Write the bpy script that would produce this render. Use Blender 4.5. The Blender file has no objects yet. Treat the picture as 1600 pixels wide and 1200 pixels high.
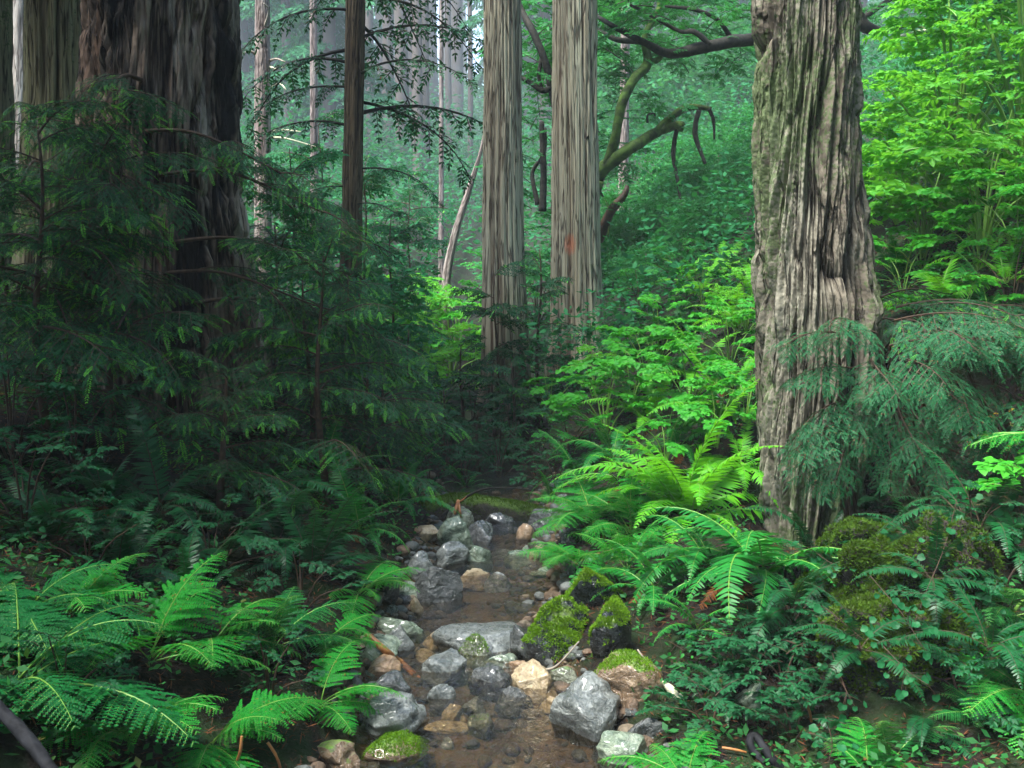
import bpy, bmesh, math, random
import numpy as np
from mathutils import Vector, Matrix

random.seed(11)
R = np.random.default_rng(11)
SC = bpy.context.scene
COL = SC.collection
RAD = math.radians
HAZE, EXPO, DEN = 0.0013, 3.85, True

# ------------------------------------------------------------------ camera
CAMZ, FPX = 2.2, 1537.0
TH = math.atan(130 / FPX)
FW = np.array([0, math.cos(TH), -math.sin(TH)])
UP = np.array([0, math.sin(TH), math.cos(TH)])
EYE = np.array([0, 0, CAMZ])
cam = bpy.data.cameras.new('camera')
camo = bpy.data.objects.new('camera', cam)
COL.objects.link(camo)
camo.location = (0, 0, CAMZ)
camo.rotation_euler = (RAD(90) - TH, 0, 0)
cam.sensor_width = 36
cam.lens = 36 * FPX / 1600
cam.clip_start = 0.05
cam.clip_end = 1000
SC.camera = camo


def ray(px, py):
    return FW + np.array([1, 0, 0]) * (px - 800) / FPX + UP * (600 - py) / FPX


def at(px, py, Y):
    d = ray(px, py)
    return EYE + d * (Y / d[1])


def mpp(Y):                       # metres per photo pixel at depth Y
    return Y / FPX


# ------------------------------------------------------------------ noise
def _h(ix, iy, iz, s):
    h = (ix.astype(np.uint32) * np.uint32(374761393) + iy.astype(np.uint32) * np.uint32(668265263)
         + iz.astype(np.uint32) * np.uint32(2246822519) + np.uint32((s * 3266489917) & 0xffffffff))
    h = (h ^ (h >> np.uint32(13))) * np.uint32(1274126177)
    h = (h ^ (h >> np.uint32(16))) * np.uint32(2654435761)
    h = h ^ (h >> np.uint32(15))
    return h.astype(np.float64) / 2147483648.0 - 1.0


def noise(p, s=0):
    p = np.asarray(p, dtype=np.float64)
    i = np.floor(p).astype(np.int64)
    f = p - i
    u = f * f * f * (f * (f * 6 - 15) + 10)
    x, y, z = i[..., 0], i[..., 1], i[..., 2]
    ux, uy, uz = u[..., 0], u[..., 1], u[..., 2]

    def c(a, b, d):
        return _h(x + a, y + b, z + d, s)
    l = lambda a, b, t: a + (b - a) * t
    return l(l(l(c(0, 0, 0), c(1, 0, 0), ux), l(c(0, 1, 0), c(1, 1, 0), ux), uy),
             l(l(c(0, 0, 1), c(1, 0, 1), ux), l(c(0, 1, 1), c(1, 1, 1), ux), uy), uz)


def fbm(p, o=4, s=0):
    p = np.asarray(p, dtype=np.float64)
    a, t, v = 1.0, 0.0, 0
    for k in range(o):
        v = v + a * noise(p * 2 ** k + 17.3 * k, s + k)
        t += a
        a *= .5
    return v / t


def sst(a, b, x):
    t = np.clip((x - a) / (b - a), 0, 1)
    return t * t * (3 - 2 * t)


# ------------------------------------------------------------------ terrain
def xc(y):
    return np.interp(y, [2, 4.5, 6, 7.3, 8.8, 10, 12, 16, 25, 60], [-.05, -.09, -.34, -.22, -.12, -.22, -.3, -.9, -1.6, -1.6])


def hw(y):
    return np.interp(y, [2, 4.5, 6, 7.3, 8.8, 10, 12, 16], [.75, .68, .52, .55, .5, .6, .5, .3])


def zw(y):
    return .03 * (np.minimum(y, 12) - 4.5) + .05 * np.maximum(y - 12, 0)


def T(x, y, n=True):
    x = np.asarray(x, dtype=np.float64)
    y = np.asarray(y, dtype=np.float64)
    d = x - xc(y)
    w = hw(y)
    z = zw(y) - .11 * np.clip(1 - (d / w) ** 2, 0, 1)
    r = np.maximum(d - w, 0)
    cut = .16 + .36 * sst(4.35, 5.5, y) + .48 * sst(7.2, 8.7, y)
    zr = (.6 * np.minimum(r, 6) + .25 * np.maximum(r - 6, 0)) * (cut + (1 - cut) * sst(6, 12, r)) + .1 * sst(0, .2, r)
    zr = zr - .5 * np.exp(-((x - 2.45) ** 2 / .45 + (y - 7.2) ** 2 / .5)) * sst(0.2, .8, r)
    l = np.maximum(-d - w, 0)
    zl = .46 * np.minimum(l, 2.6) + .13 * np.maximum(l - 2.6, 0) + .1 * sst(0, .25, l)
    s = np.maximum(y - 22, 0)
    z = z + zr + zl + .105 * s + .00004 * s * s
    if n:
        p = np.stack([x, y, np.zeros_like(x)], -1)
        bank = sst(.0, .6, r + l)
        z = z + bank * (.12 * fbm(p * .9, 3, 3) + .05 * fbm(p * 4, 2, 5)) + .018 * fbm(p * 6, 2, 9)
    return z


def G(px, py):                    # where the sight line through a photo pixel meets the ground
    d = ray(px, py)
    t = np.concatenate([np.linspace(2, 30, 1400), np.linspace(30, 600, 2400)])
    p = EYE + d[None] * t[:, None]
    k = np.nonzero(p[:, 2] < T(p[:, 0], p[:, 1]))[0]
    return p[k[0]] if len(k) else p[-1]


def on(x, y):
    return np.array([x, y, float(T(x, y))])


# ------------------------------------------------------------------ materials
def new_mat(name):
    m = bpy.data.materials.new(name)
    m.use_nodes = True
    nt = m.node_tree
    nt.nodes.clear()
    return m, nt


class N:
    def __init__(s, nt):
        s.nt = nt

    def __call__(s, typ, ins=None, **kw):
        n = s.nt.nodes.new(typ)
        for k, v in kw.items():
            setattr(n, k, v)
        for k, v in (ins or {}).items():
            if isinstance(v, bpy.types.NodeSocket):
                s.nt.links.new(v, n.inputs[k])
            else:
                n.inputs[k].default_value = v
        return n

    def mix(s, a, b, f):
        n = s.nt.nodes.new('ShaderNodeMix')
        n.data_type = 'RGBA'
        for k, v in ((0, f), (6, a), (7, b)):
            if isinstance(v, bpy.types.NodeSocket):
                s.nt.links.new(v, n.inputs[k])
            else:
                n.inputs[k].default_value = v if k == 0 else (*v[:3], 1)
        return n.outputs[2]

    def ramp(s, x, a, b):
        return s('ShaderNodeMapRange', {0: x, 1: a, 2: b, 3: 0.0, 4: 1.0}).outputs[0]

    def math(s, op, a, b=0.0):
        return s('ShaderNodeMath', {0: a, 1: b}, operation=op).outputs[0]

    def noise(s, scale, det=4, vec=None, rough=.55):
        d = {'Scale': scale, 'Detail': det, 'Roughness': rough}
        if vec is not None:
            d['Vector'] = vec
        return s('ShaderNodeTexNoise', d).outputs[0]

    def out(s, sh, vol=None):
        o = s.nt.nodes.new('ShaderNodeOutputMaterial')
        if sh is not None:
            s.nt.links.new(sh, o.inputs['Surface'])
        if vol is not None:
            s.nt.links.new(vol, o.inputs['Volume'])


def leaf_mat(name, dark, light, trans=.35, rough=.45, spec=.3, tcol=None, old=None):
    m, nt = new_mat(name)
    n = N(nt)
    geo = n('ShaderNodeNewGeometry')
    oi = n('ShaderNodeObjectInfo')
    f = n.math('ADD', n.math('MULTIPLY', geo.outputs['Random Per Island'], .7), n.math('MULTIPLY', oi.outputs['Random'], .3))
    c = n.mix(dark, light, f)
    if old is not None:
        c = n.mix(c, old, n.ramp(geo.outputs['Random Per Island'], .965, .99))
    p = n('ShaderNodeBsdfPrincipled', {'Base Color': c, 'Roughness': rough + .14, 'Specular IOR Level': spec * .42})
    tc = n.mix(c, tcol or (light[0] * 1.6 + .01, light[1] * 1.35, light[2] * .7), .6)
    t = n('ShaderNodeBsdfTranslucent', {'Color': tc})
    n.out(n('ShaderNodeMixShader', {0: trans, 1: p.outputs[0], 2: t.outputs[0]}).outputs[0])
    return m


def plain_mat(name, a, b, scale=12, rough=.6, spec=.3, bump=.3, stretch=None, dist=.01):
    m, nt = new_mat(name)
    n = N(nt)
    v = n('ShaderNodeTexCoord').outputs['Object']
    if stretch:
        v = n('ShaderNodeMapping', {'Vector': v, 'Scale': stretch}).outputs[0]
    x = n.noise(scale, 6, v)
    c = n.mix(a, b, n.ramp(x, .35, .68))
    bp = n('ShaderNodeBump', {'Strength': bump, 'Distance': dist, 'Height': x})
    p = n('ShaderNodeBsdfPrincipled', {'Base Color': c, 'Roughness': rough, 'Specular IOR Level': spec, 'Normal': bp.outputs[0]})
    n.out(p.outputs[0])
    return m


def bark_mat(name, furrow, ridge, pale, moss=None, moss_lo=.55, char=False, zs=.12, rough=.85, paint=None, fine=45, streak=.75):
    m, nt = new_mat(name)
    n = N(nt)
    v = n('ShaderNodeTexCoord').outputs['Object']
    bc = n('ShaderNodeAttribute', attribute_name='bc').outputs['Vector']
    vs = n('ShaderNodeMapping', {'Vector': bc, 'Scale': (1, 1, zs)}).outputs[0]
    at_ = n('ShaderNodeAttribute', attribute_name='ridge').outputs['Fac']
    big = n.noise(5, 5, vs)
    fi = n.noise(fine, 5, vs)
    c = n.mix(ridge, pale, n.ramp(big, .38, .66))
    c = n.mix(c, furrow, n.math('MULTIPLY', n.ramp(fi, .48, .72), streak))
    c = n.mix(furrow, c, n.ramp(at_, .25, .8))
    vc = n('ShaderNodeMapping', {'Vector': bc, 'Scale': (1, 1, min(zs, .06))}).outputs[0]
    cr = n.math('ABSOLUTE', n.math('SUBTRACT', n.noise(fine * .42, 3, vc), .5))
    crk = n.ramp(cr, .006, .03)
    c = n.mix((furrow[0] * .6, furrow[1] * .6, furrow[2] * .6), c, n.math('ADD', n.math('MULTIPLY', crk, .8), .2))
    bands = n.noise(1.3, 4, n('ShaderNodeMapping', {'Vector': v, 'Scale': (1, 1, .5)}).outputs[0])
    if char:
        ch = n.noise(2.3, 8, n('ShaderNodeMapping', {'Vector': v, 'Scale': (1, 1, .28), 'Location': (.3, .1, .4)}).outputs[0])
        c = n.mix(c, (.13, .06, .03), n.math('MULTIPLY', n.ramp(n.noise(3.1, 4, vs), .56, .66), .4))
        c = n.mix(c, (.36, .31, .24), n.math('MULTIPLY', n.ramp(n.noise(6.5, 5, vs), .58, .63), .8))
        c = n.mix(c, (.010, .008, .007), n.ramp(n.math('ADD', ch, n.math('MULTIPLY', fi, .25)), .55, .68))
    if moss:
        grain = n.noise(28, 5, v)
        mm = n.math('ADD', n.math('MULTIPLY', bands, .56), n.math('MULTIPLY', grain, .44))
        c = n.mix(c, n.mix(moss, (moss[0] * .45, moss[1] * .5, moss[2] * .4), n.ramp(grain, .4, .65)), n.math('MULTIPLY', n.ramp(mm, moss_lo, moss_lo + .06), .85))
    if paint:
        (cx, cy, cz), rx, rz = paint
        pos = n('ShaderNodeSeparateXYZ', {0: v})
        dx = n.math('DIVIDE', n.math('SUBTRACT', pos.outputs[0], cx), rx)
        dz = n.math('DIVIDE', n.math('SUBTRACT', pos.outputs[2], cz), rz)
        rr = n.math('ADD', n.math('MULTIPLY', dx, dx), n.math('MULTIPLY', dz, dz))
        rr = n.math('ADD', rr, n.math('MULTIPLY', n.noise(25, 3, vs), 1.2))
        c = n.mix((.5, .17, .09), c, n.math('ADD', n.ramp(rr, .7, 1.6), .25))
    bp = n('ShaderNodeBump', {'Strength': 1.0, 'Distance': .03, 'Height': n.math('ADD', fi, n.math('MULTIPLY', crk, .6))})
    p = n('ShaderNodeBsdfPrincipled', {'Base Color': c, 'Roughness': rough, 'Specular IOR Level': .25, 'Normal': bp.outputs[0]})
    n.out(p.outputs[0])
    return m


def rock_mat(name, a, b, vein=(.45, .48, .5), veinamt=.6, moss=None, moss_lo=.4, rough=.22, scale=7, coat=.5):
    m, nt = new_mat(name)
    n = N(nt)
    oi = n('ShaderNodeObjectInfo')
    v0 = n('ShaderNodeTexCoord').outputs['Object']
    off = n('ShaderNodeVectorMath', {0: (7.1, 3.3, 5.7)}, operation='SCALE')
    nt.links.new(n.math('MULTIPLY', oi.outputs['Random'], 9.0), off.inputs['Scale'])
    v = n('ShaderNodeVectorMath', {0: v0, 1: off.outputs[0]}, operation='ADD').outputs[0]
    warp = n('ShaderNodeTexNoise', {'Scale': 5.0, 'Detail': 4.0, 'Vector': v})
    wv = n('ShaderNodeVectorMath', {0: warp.outputs['Color'], 'Scale': .55}, operation='SCALE').outputs[0]
    v2 = n('ShaderNodeVectorMath', {0: v, 1: wv}, operation='ADD').outputs[0]
    band = n('ShaderNodeTexNoise', {'Scale': scale, 'Detail': 6.0, 'Roughness': .65, 'Vector': n('ShaderNodeMapping', {'Vector': v2, 'Scale': (.5, 1.0, 3.2), 'Rotation': (.5, .6, .2)}).outputs[0]}).outputs[0]
    grain = n.noise(60, 4, v)
    c = n.mix(a, b, n.ramp(band, .32, .7))
    c = n.mix(c, vein, n.math('MULTIPLY', n.ramp(n.noise(9, 6, v2), .56, .68), veinamt))
    c = n.mix(c, (a[0] * .35, a[1] * .35, a[2] * .35), n.math('MULTIPLY', n.ramp(grain, .5, .75), .6))
    rg = n.math('ADD', n.math('MULTIPLY', band, .3), rough - .09)
    if moss:
        g = n('ShaderNodeNewGeometry')
        nz = n('ShaderNodeSeparateXYZ', {0: g.outputs['Normal']}).outputs[2]
        f = n.math('ADD', n.math('MULTIPLY', nz, .6), n.math('MULTIPLY', n.noise(6, 4, v), .55))
        f = n.ramp(f, moss_lo + .28, moss_lo + .4)
        mc = n.mix(moss, (moss[0] * .35, moss[1] * .45, moss[2] * .5), n.ramp(n.noise(40, 4, v), .35, .7))
        c = n.mix(c, mc, f)
        rg = n.math('ADD', rg, n.math('MULTIPLY', f, .6))
    gz = n('ShaderNodeSeparateXYZ', {0: n('ShaderNodeTexCoord').outputs['Generated']}).outputs[2]
    wl = n.ramp(n.math('ADD', gz, n.math('MULTIPLY', n.noise(11, 4, v), .35)), .46, .62)      # waterline stain
    c = n.mix(n.mix(c, (.02, .02, .012), .62), c, wl)
    hgt = n.math('ADD', n.math('MULTIPLY', band, 1.0), n.math('MULTIPLY', grain, .35))
    bp = n('ShaderNodeBump', {'Strength': .85, 'Distance': .03, 'Height': hgt})
    p = n('ShaderNodeBsdfPrincipled', {'Base Color': c, 'Roughness': rg, 'Specular IOR Level': .6, 'Normal': bp.outputs[0],
                                       'Coat Weight': coat, 'Coat Roughness': .12})
    n.out(p.outputs[0])
    return m


M = {}
M['redwood'] = leaf_mat('redwood_needles', (.004, .046, .018), (.012, .10, .030), .2, .4, .45, old=(.11, .05, .02))
M['redwood_blue'] = leaf_mat('bluish_needles', (.005, .06, .022), (.018, .125, .042), .18, .42, .4, old=(.16, .07, .03))
M['new_growth'] = leaf_mat('new_growth', (.05, .28, .03), (.14, .45, .05), .35, .4, .4)
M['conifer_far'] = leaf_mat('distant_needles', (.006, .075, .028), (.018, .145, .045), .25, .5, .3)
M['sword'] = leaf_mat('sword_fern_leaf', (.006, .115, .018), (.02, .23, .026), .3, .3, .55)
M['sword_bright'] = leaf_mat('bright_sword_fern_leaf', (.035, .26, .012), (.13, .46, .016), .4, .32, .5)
M['sword_dark'] = leaf_mat('dark_sword_fern_leaf', (.003, .05, .015), (.009, .10, .024), .22, .26, .6)  # darker copy of the sword fern leaf, deepens the shade by colour
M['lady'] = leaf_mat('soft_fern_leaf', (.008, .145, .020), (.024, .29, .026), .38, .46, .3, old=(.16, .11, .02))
M['lady_dark'] = leaf_mat('shaded_fern_leaf', (.003, .09, .02), (.01, .15, .028), .3, .42, .4)  # soft fern leaf again with shade put into its colour
M['dead'] = leaf_mat('dead_fern_leaf', (.07, .025, .010), (.17, .065, .022), .15, .7, .2, (.2, .08, .03))
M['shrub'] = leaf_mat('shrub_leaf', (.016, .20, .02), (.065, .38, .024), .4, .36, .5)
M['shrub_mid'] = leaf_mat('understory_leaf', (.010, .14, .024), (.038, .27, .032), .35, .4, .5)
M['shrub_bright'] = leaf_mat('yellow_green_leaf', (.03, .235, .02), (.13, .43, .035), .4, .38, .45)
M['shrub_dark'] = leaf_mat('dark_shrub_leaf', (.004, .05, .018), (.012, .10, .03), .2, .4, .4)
M['slope_leaf'] = leaf_mat('slope_leaf', (.005, .08, .028), (.02, .165, .05), .3, .5, .3)
M['yellow'] = leaf_mat('yellow_leaf', (.45, .33, .02), (.6, .5, .05), .4, .4, .4)
M['bay'] = leaf_mat('bay_leaf', (.008, .105, .03), (.03, .21, .045), .35, .4, .4)
M['ivy'] = leaf_mat('ivy_leaf', (.005, .065, .02), (.016, .13, .04), .2, .35, .4)
M['cover'] = leaf_mat('ground_leaf', (.008, .07, .02), (.03, .17, .035), .3, .4, .45, old=(.14, .06, .02))
M['moss'] = leaf_mat('moss_blade', (.045, .13, .008), (.17, .33, .018), .3, .7, .2)
M['moss_dark'] = leaf_mat('dark_moss_blade', (.025, .07, .008), (.08, .15, .014), .3, .7, .2)
M['litter'] = leaf_mat('fallen_needle', (.03, .013, .008), (.16, .06, .025), .05, .6, .3)
M['stem'] = plain_mat('green_stem', (.10, .24, .03), (.16, .30, .05), 20, .5)
M['twig'] = plain_mat('brown_twig', (.03, .018, .012), (.07, .04, .022), 25, .7)
M['darkwood'] = plain_mat('dark_branch_bark', (.010, .011, .009), (.035, .032, .024), 14, .8, .2, .5)
M['mosslimb'] = plain_mat('mossy_limb_bark', (.02, .032, .010), (.07, .135, .022), 7, .9, .2, .8)
M['rw_pale'] = bark_mat('pale_redwood_bark', (.08, .05, .033), (.285, .245, .17), (.42, .40, .29), streak=.4, zs=.05, fine=38)
M['rw_big'] = bark_mat('furrowed_redwood_bark', (.022, .017, .012), (.145, .122, .092), (.28, .265, .205), moss=(.13, .18, .075), moss_lo=.485, zs=.25, fine=36)
M['rw_burnt'] = bark_mat('burnt_redwood_bark', (.025, .015, .011), (.155, .10, .072), (.31, .24, .175), char=True, zs=.12, fine=30)
M['rw_left'] = bark_mat('greenish_redwood_bark', (.035, .026, .016), (.15, .13, .075), (.27, .25, .14), moss=(.09, .15, .05), moss_lo=.56, zs=.08, fine=34)
M['dark_trunk'] = bark_mat('brown_trunk_bark', (.035, .022, .013), (.115, .08, .045), (.17, .13, .075), zs=.1, fine=40)
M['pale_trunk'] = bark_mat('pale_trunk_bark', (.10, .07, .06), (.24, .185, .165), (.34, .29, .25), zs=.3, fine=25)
M['far_trunk'] = bark_mat('far_trunk_bark', (.14, .11, .09), (.31, .265, .22), (.42, .38, .33), zs=.15, fine=25)  # bark lightened, so distance haze is partly in the colour
M['rock_blue'] = rock_mat('wet_blue_grey_stone', (.06, .07, .066), (.185, .2, .185), (.42, .44, .42), .4)
M['rock_dark'] = rock_mat('wet_slate_stone', (.02, .023, .023), (.085, .092, .088), (.4, .41, .4), .35, rough=.18)
M['rock_green'] = rock_mat('greenish_stone', (.07, .11, .075), (.24, .29, .20), (.42, .44, .34), .4)
M['rock_tan'] = rock_mat('tan_stone', (.24, .17, .09), (.46, .37, .22), (.5, .45, .3), .3, rough=.3)
M['rock_ochre'] = rock_mat('ochre_stone', (.22, .13, .065), (.38, .26, .155), (.45, .36, .25), .3, rough=.3)
M['rock_moss'] = rock_mat('mossy_dark_stone', (.008, .01, .012), (.05, .06, .06), (.3, .33, .34), .3, moss=(.15, .24, .015), moss_lo=.2, rough=.16)
M['rock_mossg'] = rock_mat('mossy_green_stone', (.07, .075, .05), (.20, .22, .15), (.4, .4, .3), .4, moss=(.12, .24, .02), moss_lo=.5)
M['rock_mossb'] = rock_mat('mossy_brown_stone', (.12, .07, .04), (.27, .19, .11), (.4, .3, .2), .3, moss=(.13, .24, .02), moss_lo=.47)
M['mossearth'] = rock_mat('mossy_earth', (.006, .004, .003), (.022, .014, .008), (.05, .025, .012), .5, moss=(.05, .085, .008), moss_lo=.42, rough=.8, coat=0)
M['peb_tan'] = rock_mat('dull_tan_gravel', (.11, .08, .045), (.25, .19, .12), (.3, .26, .18), .2, rough=.6, coat=0)
M['peb_grey'] = rock_mat('dull_grey_gravel', (.05, .055, .05), (.16, .17, .155), (.28, .28, .26), .2, rough=.55, coat=0)
M['peb_brown'] = rock_mat('dull_brown_gravel', (.06, .038, .02), (.17, .105, .06), (.24, .17, .1), .2, rough=.6, coat=0)
M['peeled'] = plain_mat('peeled_orange_wood', (.20, .07, .022), (.42, .19, .06), 18, .45, .4, .3, (1, 1, 1))
M['greystick'] = plain_mat('grey_dead_wood', (.16, .13, .10), (.33, .29, .23), 22, .7)
M['lichen'] = plain_mat('pale_lichen', (.35, .36, .24), (.58, .58, .42), 45, .9, .1, 1.0)
M['blacklog'] = plain_mat('wet_black_wood', (.005, .005, .006), (.025, .026, .03), 14, .75, .15, 1.0, (1, 1, .3))
M['mosslog'] = rock_mat('mossy_log_bark', (.012, .01, .006), (.05, .04, .022), (.1, .08, .04), .3, moss=(.075, .14, .012), moss_lo=.30, rough=.8, coat=0)

# ground
m, nt = new_mat('forest_ground')
n = N(nt)
v = n('ShaderNodeTexCoord').outputs['Object']
a1 = n.noise(3, 6, v)
a2 = n.noise(45, 5, v)
c = n.mix((.004, .003, .002), (.020, .011, .006), n.ramp(a2, .42, .7))
c = n.mix(c, (.010, .026, .005), n.ramp(a1, .44, .6))
bed = n('ShaderNodeAttribute', attribute_name='bed').outputs['Fac']
b2 = n('ShaderNodeTexVoronoi', {'Scale': 30.0, 'Vector': v})
sand = n.mix((.11, .072, .036), (.045, .030, .016), n.ramp(n.noise(7, 6, v), .38, .62))
sand = n.mix(sand, n.mix((.04, .038, .03), (.17, .125, .08), b2.outputs['Color']), n.ramp(n.noise(4, 4, v), .5, .62))
c = n.mix(c, sand, bed)
bp = n('ShaderNodeBump', {'Strength': .8, 'Distance': .03, 'Height': a2})
n.out(n('ShaderNodeBsdfPrincipled', {'Base Color': c, 'Roughness': .8, 'Specular IOR Level': .2, 'Normal': bp.outputs[0]}).outputs[0])
M['ground'] = m
# water: a clear brown-tinted film with a Fresnel mirror and soft ripples
m, nt = new_mat('stream_water')
n = N(nt)
v = n('ShaderNodeTexCoord').outputs['Object']
r1 = n.noise(9, 4, n('ShaderNodeMapping', {'Vector': v, 'Scale': (1.6, .8, 1)}).outputs[0])
r2 = n.noise(30, 3, v)
bp = n('ShaderNodeBump', {'Strength': 1.0, 'Distance': .05, 'Height': n.math('ADD', r1, n.math('MULTIPLY', r2, .25))})
fr = n('ShaderNodeFresnel', {'IOR': 1.5, 'Normal': bp.outputs[0]})
gl = n('ShaderNodeBsdfGlossy', {'Color': (.95, .97, 1, 1), 'Roughness': .12, 'Normal': bp.outputs[0]})
tr = n('ShaderNodeBsdfTransparent', {'Color': (.72, .66, .54, 1)})
n.out(n('ShaderNodeMixShader', {0: fr.outputs[0], 1: tr.outputs[0], 2: gl.outputs[0]}).outputs[0])
M['water'] = m


# ------------------------------------------------------------------ mesh building
class Geo:
    def __init__(s):
        s.v, s.q, s.t, s.qm, s.tm, s.n = [], [], [], [], [], 0

    def add(s, V, F, mi=0):
        V = np.asarray(V, dtype=np.float64).reshape(-1, 3)
        F = np.asarray(F, dtype=np.int64)
        s.v.append(V)
        if F.shape[1] == 4:
            s.q.append(F + s.n)
            s.qm.append(np.full(len(F), mi))
        else:
            s.t.append(F + s.n)
            s.tm.append(np.full(len(F), mi))
        s.n += len(V)

    def verts(s):
        return np.concatenate(s.v)

    def mesh(s, name, mats, smooth=True, attrs=None):
        V = np.concatenate(s.v).astype(np.float32)
        q = np.concatenate(s.q) if s.q else np.zeros((0, 4), int)
        t = np.concatenate(s.t) if s.t else np.zeros((0, 3), int)
        mi = np.concatenate(s.qm + s.tm) if (s.qm or s.tm) else np.zeros(0)
        me = bpy.data.meshes.new(name)
        me.vertices.add(len(V))
        me.vertices.foreach_set('co', V.ravel())
        L = np.concatenate([q.ravel(), t.ravel()]).astype(np.int32)
        me.loops.add(len(L))
        me.loops.foreach_set('vertex_index', L)
        me.polygons.add(len(q) + len(t))
        st = np.concatenate([np.arange(len(q)) * 4, len(q) * 4 + np.arange(len(t)) * 3]).astype(np.int32)
        me.polygons.foreach_set('loop_start', st)
        me.polygons.foreach_set('material_index', mi.astype(np.int32))
        me.polygons.foreach_set('use_smooth', np.full(len(st), bool(smooth)))
        for x in (mats if isinstance(mats, (list, tuple)) else [mats]):
            me.materials.append(M[x] if isinstance(x, str) else x)
        me.update(calc_edges=True)
        me.validate()
        for k, a in (attrs or {}).items():
            at_ = me.attributes.new(k, 'FLOAT', 'POINT')
            at_.data.foreach_set('value', np.asarray(a, dtype=np.float32))
        return me


def nrm(a):
    a = np.asarray(a, dtype=np.float64)
    return a / np.maximum(np.linalg.norm(a, axis=-1, keepdims=True), 1e-9)


def frames(x, up):
    x = nrm(x)
    y = nrm(np.cross(up, x))
    z = np.cross(x, y)
    return np.stack([x, y, z], -1)


def inst(g, tv, tf, Mx, loc, mi=0):
    k, nn = len(Mx), len(tv)
    V = np.einsum('kij,nj->kni', Mx, tv) + loc[:, None, :]
    F = (tf[None] + (np.arange(k) * nn)[:, None, None]).reshape(-1, tf.shape[1])
    g.add(V.reshape(-1, 3), F, mi)


def tube(g, pts, rad, ns=6, mi=0, wob=0, seed=0, cap=True):
    P = np.asarray(pts, dtype=np.float64)
    rad = np.broadcast_to(np.asarray(rad, dtype=np.float64), (len(P),))
    tg = nrm(np.gradient(P, axis=0))
    up = np.array([0, 0, 1.0]) if abs(tg[0][2]) < .8 else np.array([0, 1.0, 0])
    fx = nrm(np.cross(np.broadcast_to(up, tg.shape), tg))
    fy = np.cross(tg, fx)
    a = np.arange(ns) * 2 * math.pi / ns
    rr = rad[:, None] * np.ones(ns)[None]
    if wob:
        q = P[:, None, :] * 3 / max(rad.max() * 8, .02) + np.stack([np.cos(a), np.sin(a), a * 0], -1)[None] * 1.3
        rr = rr * (1 + wob * fbm(q, 3, seed))
    V = P[:, None, :] + rr[..., None] * (fx[:, None, :] * np.cos(a)[None, :, None] + fy[:, None, :] * np.sin(a)[None, :, None])
    i, j = np.meshgrid(np.arange(len(P) - 1), np.arange(ns), indexing='ij')
    j2 = (j + 1) % ns
    F = np.stack([i * ns + j, i * ns + j2, (i + 1) * ns + j2, (i + 1) * ns + j], -1).reshape(-1, 4)
    b = g.n
    g.add(V.reshape(-1, 3), F, mi)
    if cap:
        for e, k in ((0, 0), (len(P) - 1, 1)):
            c = g.n
            g.add(P[e][None], np.zeros((0, 4), int), mi)
            tri = np.stack([np.full(ns, c), b + e * ns + np.arange(ns), b + e * ns + (np.arange(ns) + 1) % ns], -1)
            g.t.append(tri if k else tri[:, ::-1])
            g.tm.append(np.full(ns, mi))


def spline(pts, n):
    P = np.asarray(pts, dtype=np.float64)
    if len(P) < 3:
        t = np.linspace(0, 1, n)[:, None]
        return P[0] * (1 - t) + P[-1] * t
    Q = np.concatenate([[2 * P[0] - P[1]], P, [2 * P[-1] - P[-2]]])
    u = np.linspace(0, len(P) - 1 - 1e-6, n)
    k = u.astype(int)
    t = (u - k)[:, None]
    a, b, c, d = Q[k], Q[k + 1], Q[k + 2], Q[k + 3]
    return .5 * (2 * b + (c - a) * t + (2 * a - 5 * b + 4 * c - d) * t ** 2 + (3 * b - a - 3 * c + d) * t ** 3)


_ico = {}


def ico(k):
    if k not in _ico:
        bm = bmesh.new()
        bmesh.ops.create_icosphere(bm, subdivisions=k, radius=1)
        bm.verts.index_update()
        _ico[k] = (np.array([v.co[:] for v in bm.verts]), np.array([[v.index for v in f.verts] for f in bm.faces]))
        bm.free()
    return _ico[k]


# ------------------------------------------------------------------ objects
def tag(o, label, cat, group=None):
    o['label'] = label
    o['category'] = cat
    if group:
        o['group'] = group
    return o


def thing(name, label, cat, loc=(0, 0, 0), group=None, rz=0.0):
    o = bpy.data.objects.new(name, None)
    COL.objects.link(o)
    o.location = [float(c) for c in loc]
    o.rotation_euler = (0, 0, rz)
    o.empty_display_size = .1
    return tag(o, label, cat, group)


def part(name, me, parent=None, mat=None, label=None):
    o = bpy.data.objects.new(name, me)
    COL.objects.link(o)
    if parent is not None:
        o.parent = parent
    if mat is not None:
        o.matrix_local = mat
    if label:
        o['label'] = label
    return o


def single(name, me, label, cat, loc=(0, 0, 0), group=None, rz=0):
    o = part(name, me)
    o.location = [float(c) for c in loc]
    o.rotation_euler = (0, 0, rz)
    return tag(o, label, cat, group)


def kind(name, me, k):
    o = part(name, me)
    o['kind'] = k
    return o


def mat4(loc, x, up, s):
    F = frames(np.asarray(x, float)[None], np.asarray(up, float)[None])[0] * s
    m = Matrix.Identity(4)
    for i in range(3):
        for j in range(3):
            m[i][j] = float(F[i, j])
        m[i][3] = float(loc[i])
    return m


def euler4(loc, az, pitch, roll, s):
    return Matrix.Translation([float(c) for c in loc]) @ Matrix.Rotation(az, 4, 'Z') @ Matrix.Rotation(-pitch, 4, 'Y') @ Matrix.Rotation(roll, 4, 'X') @ Matrix.Scale(s, 4)


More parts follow.
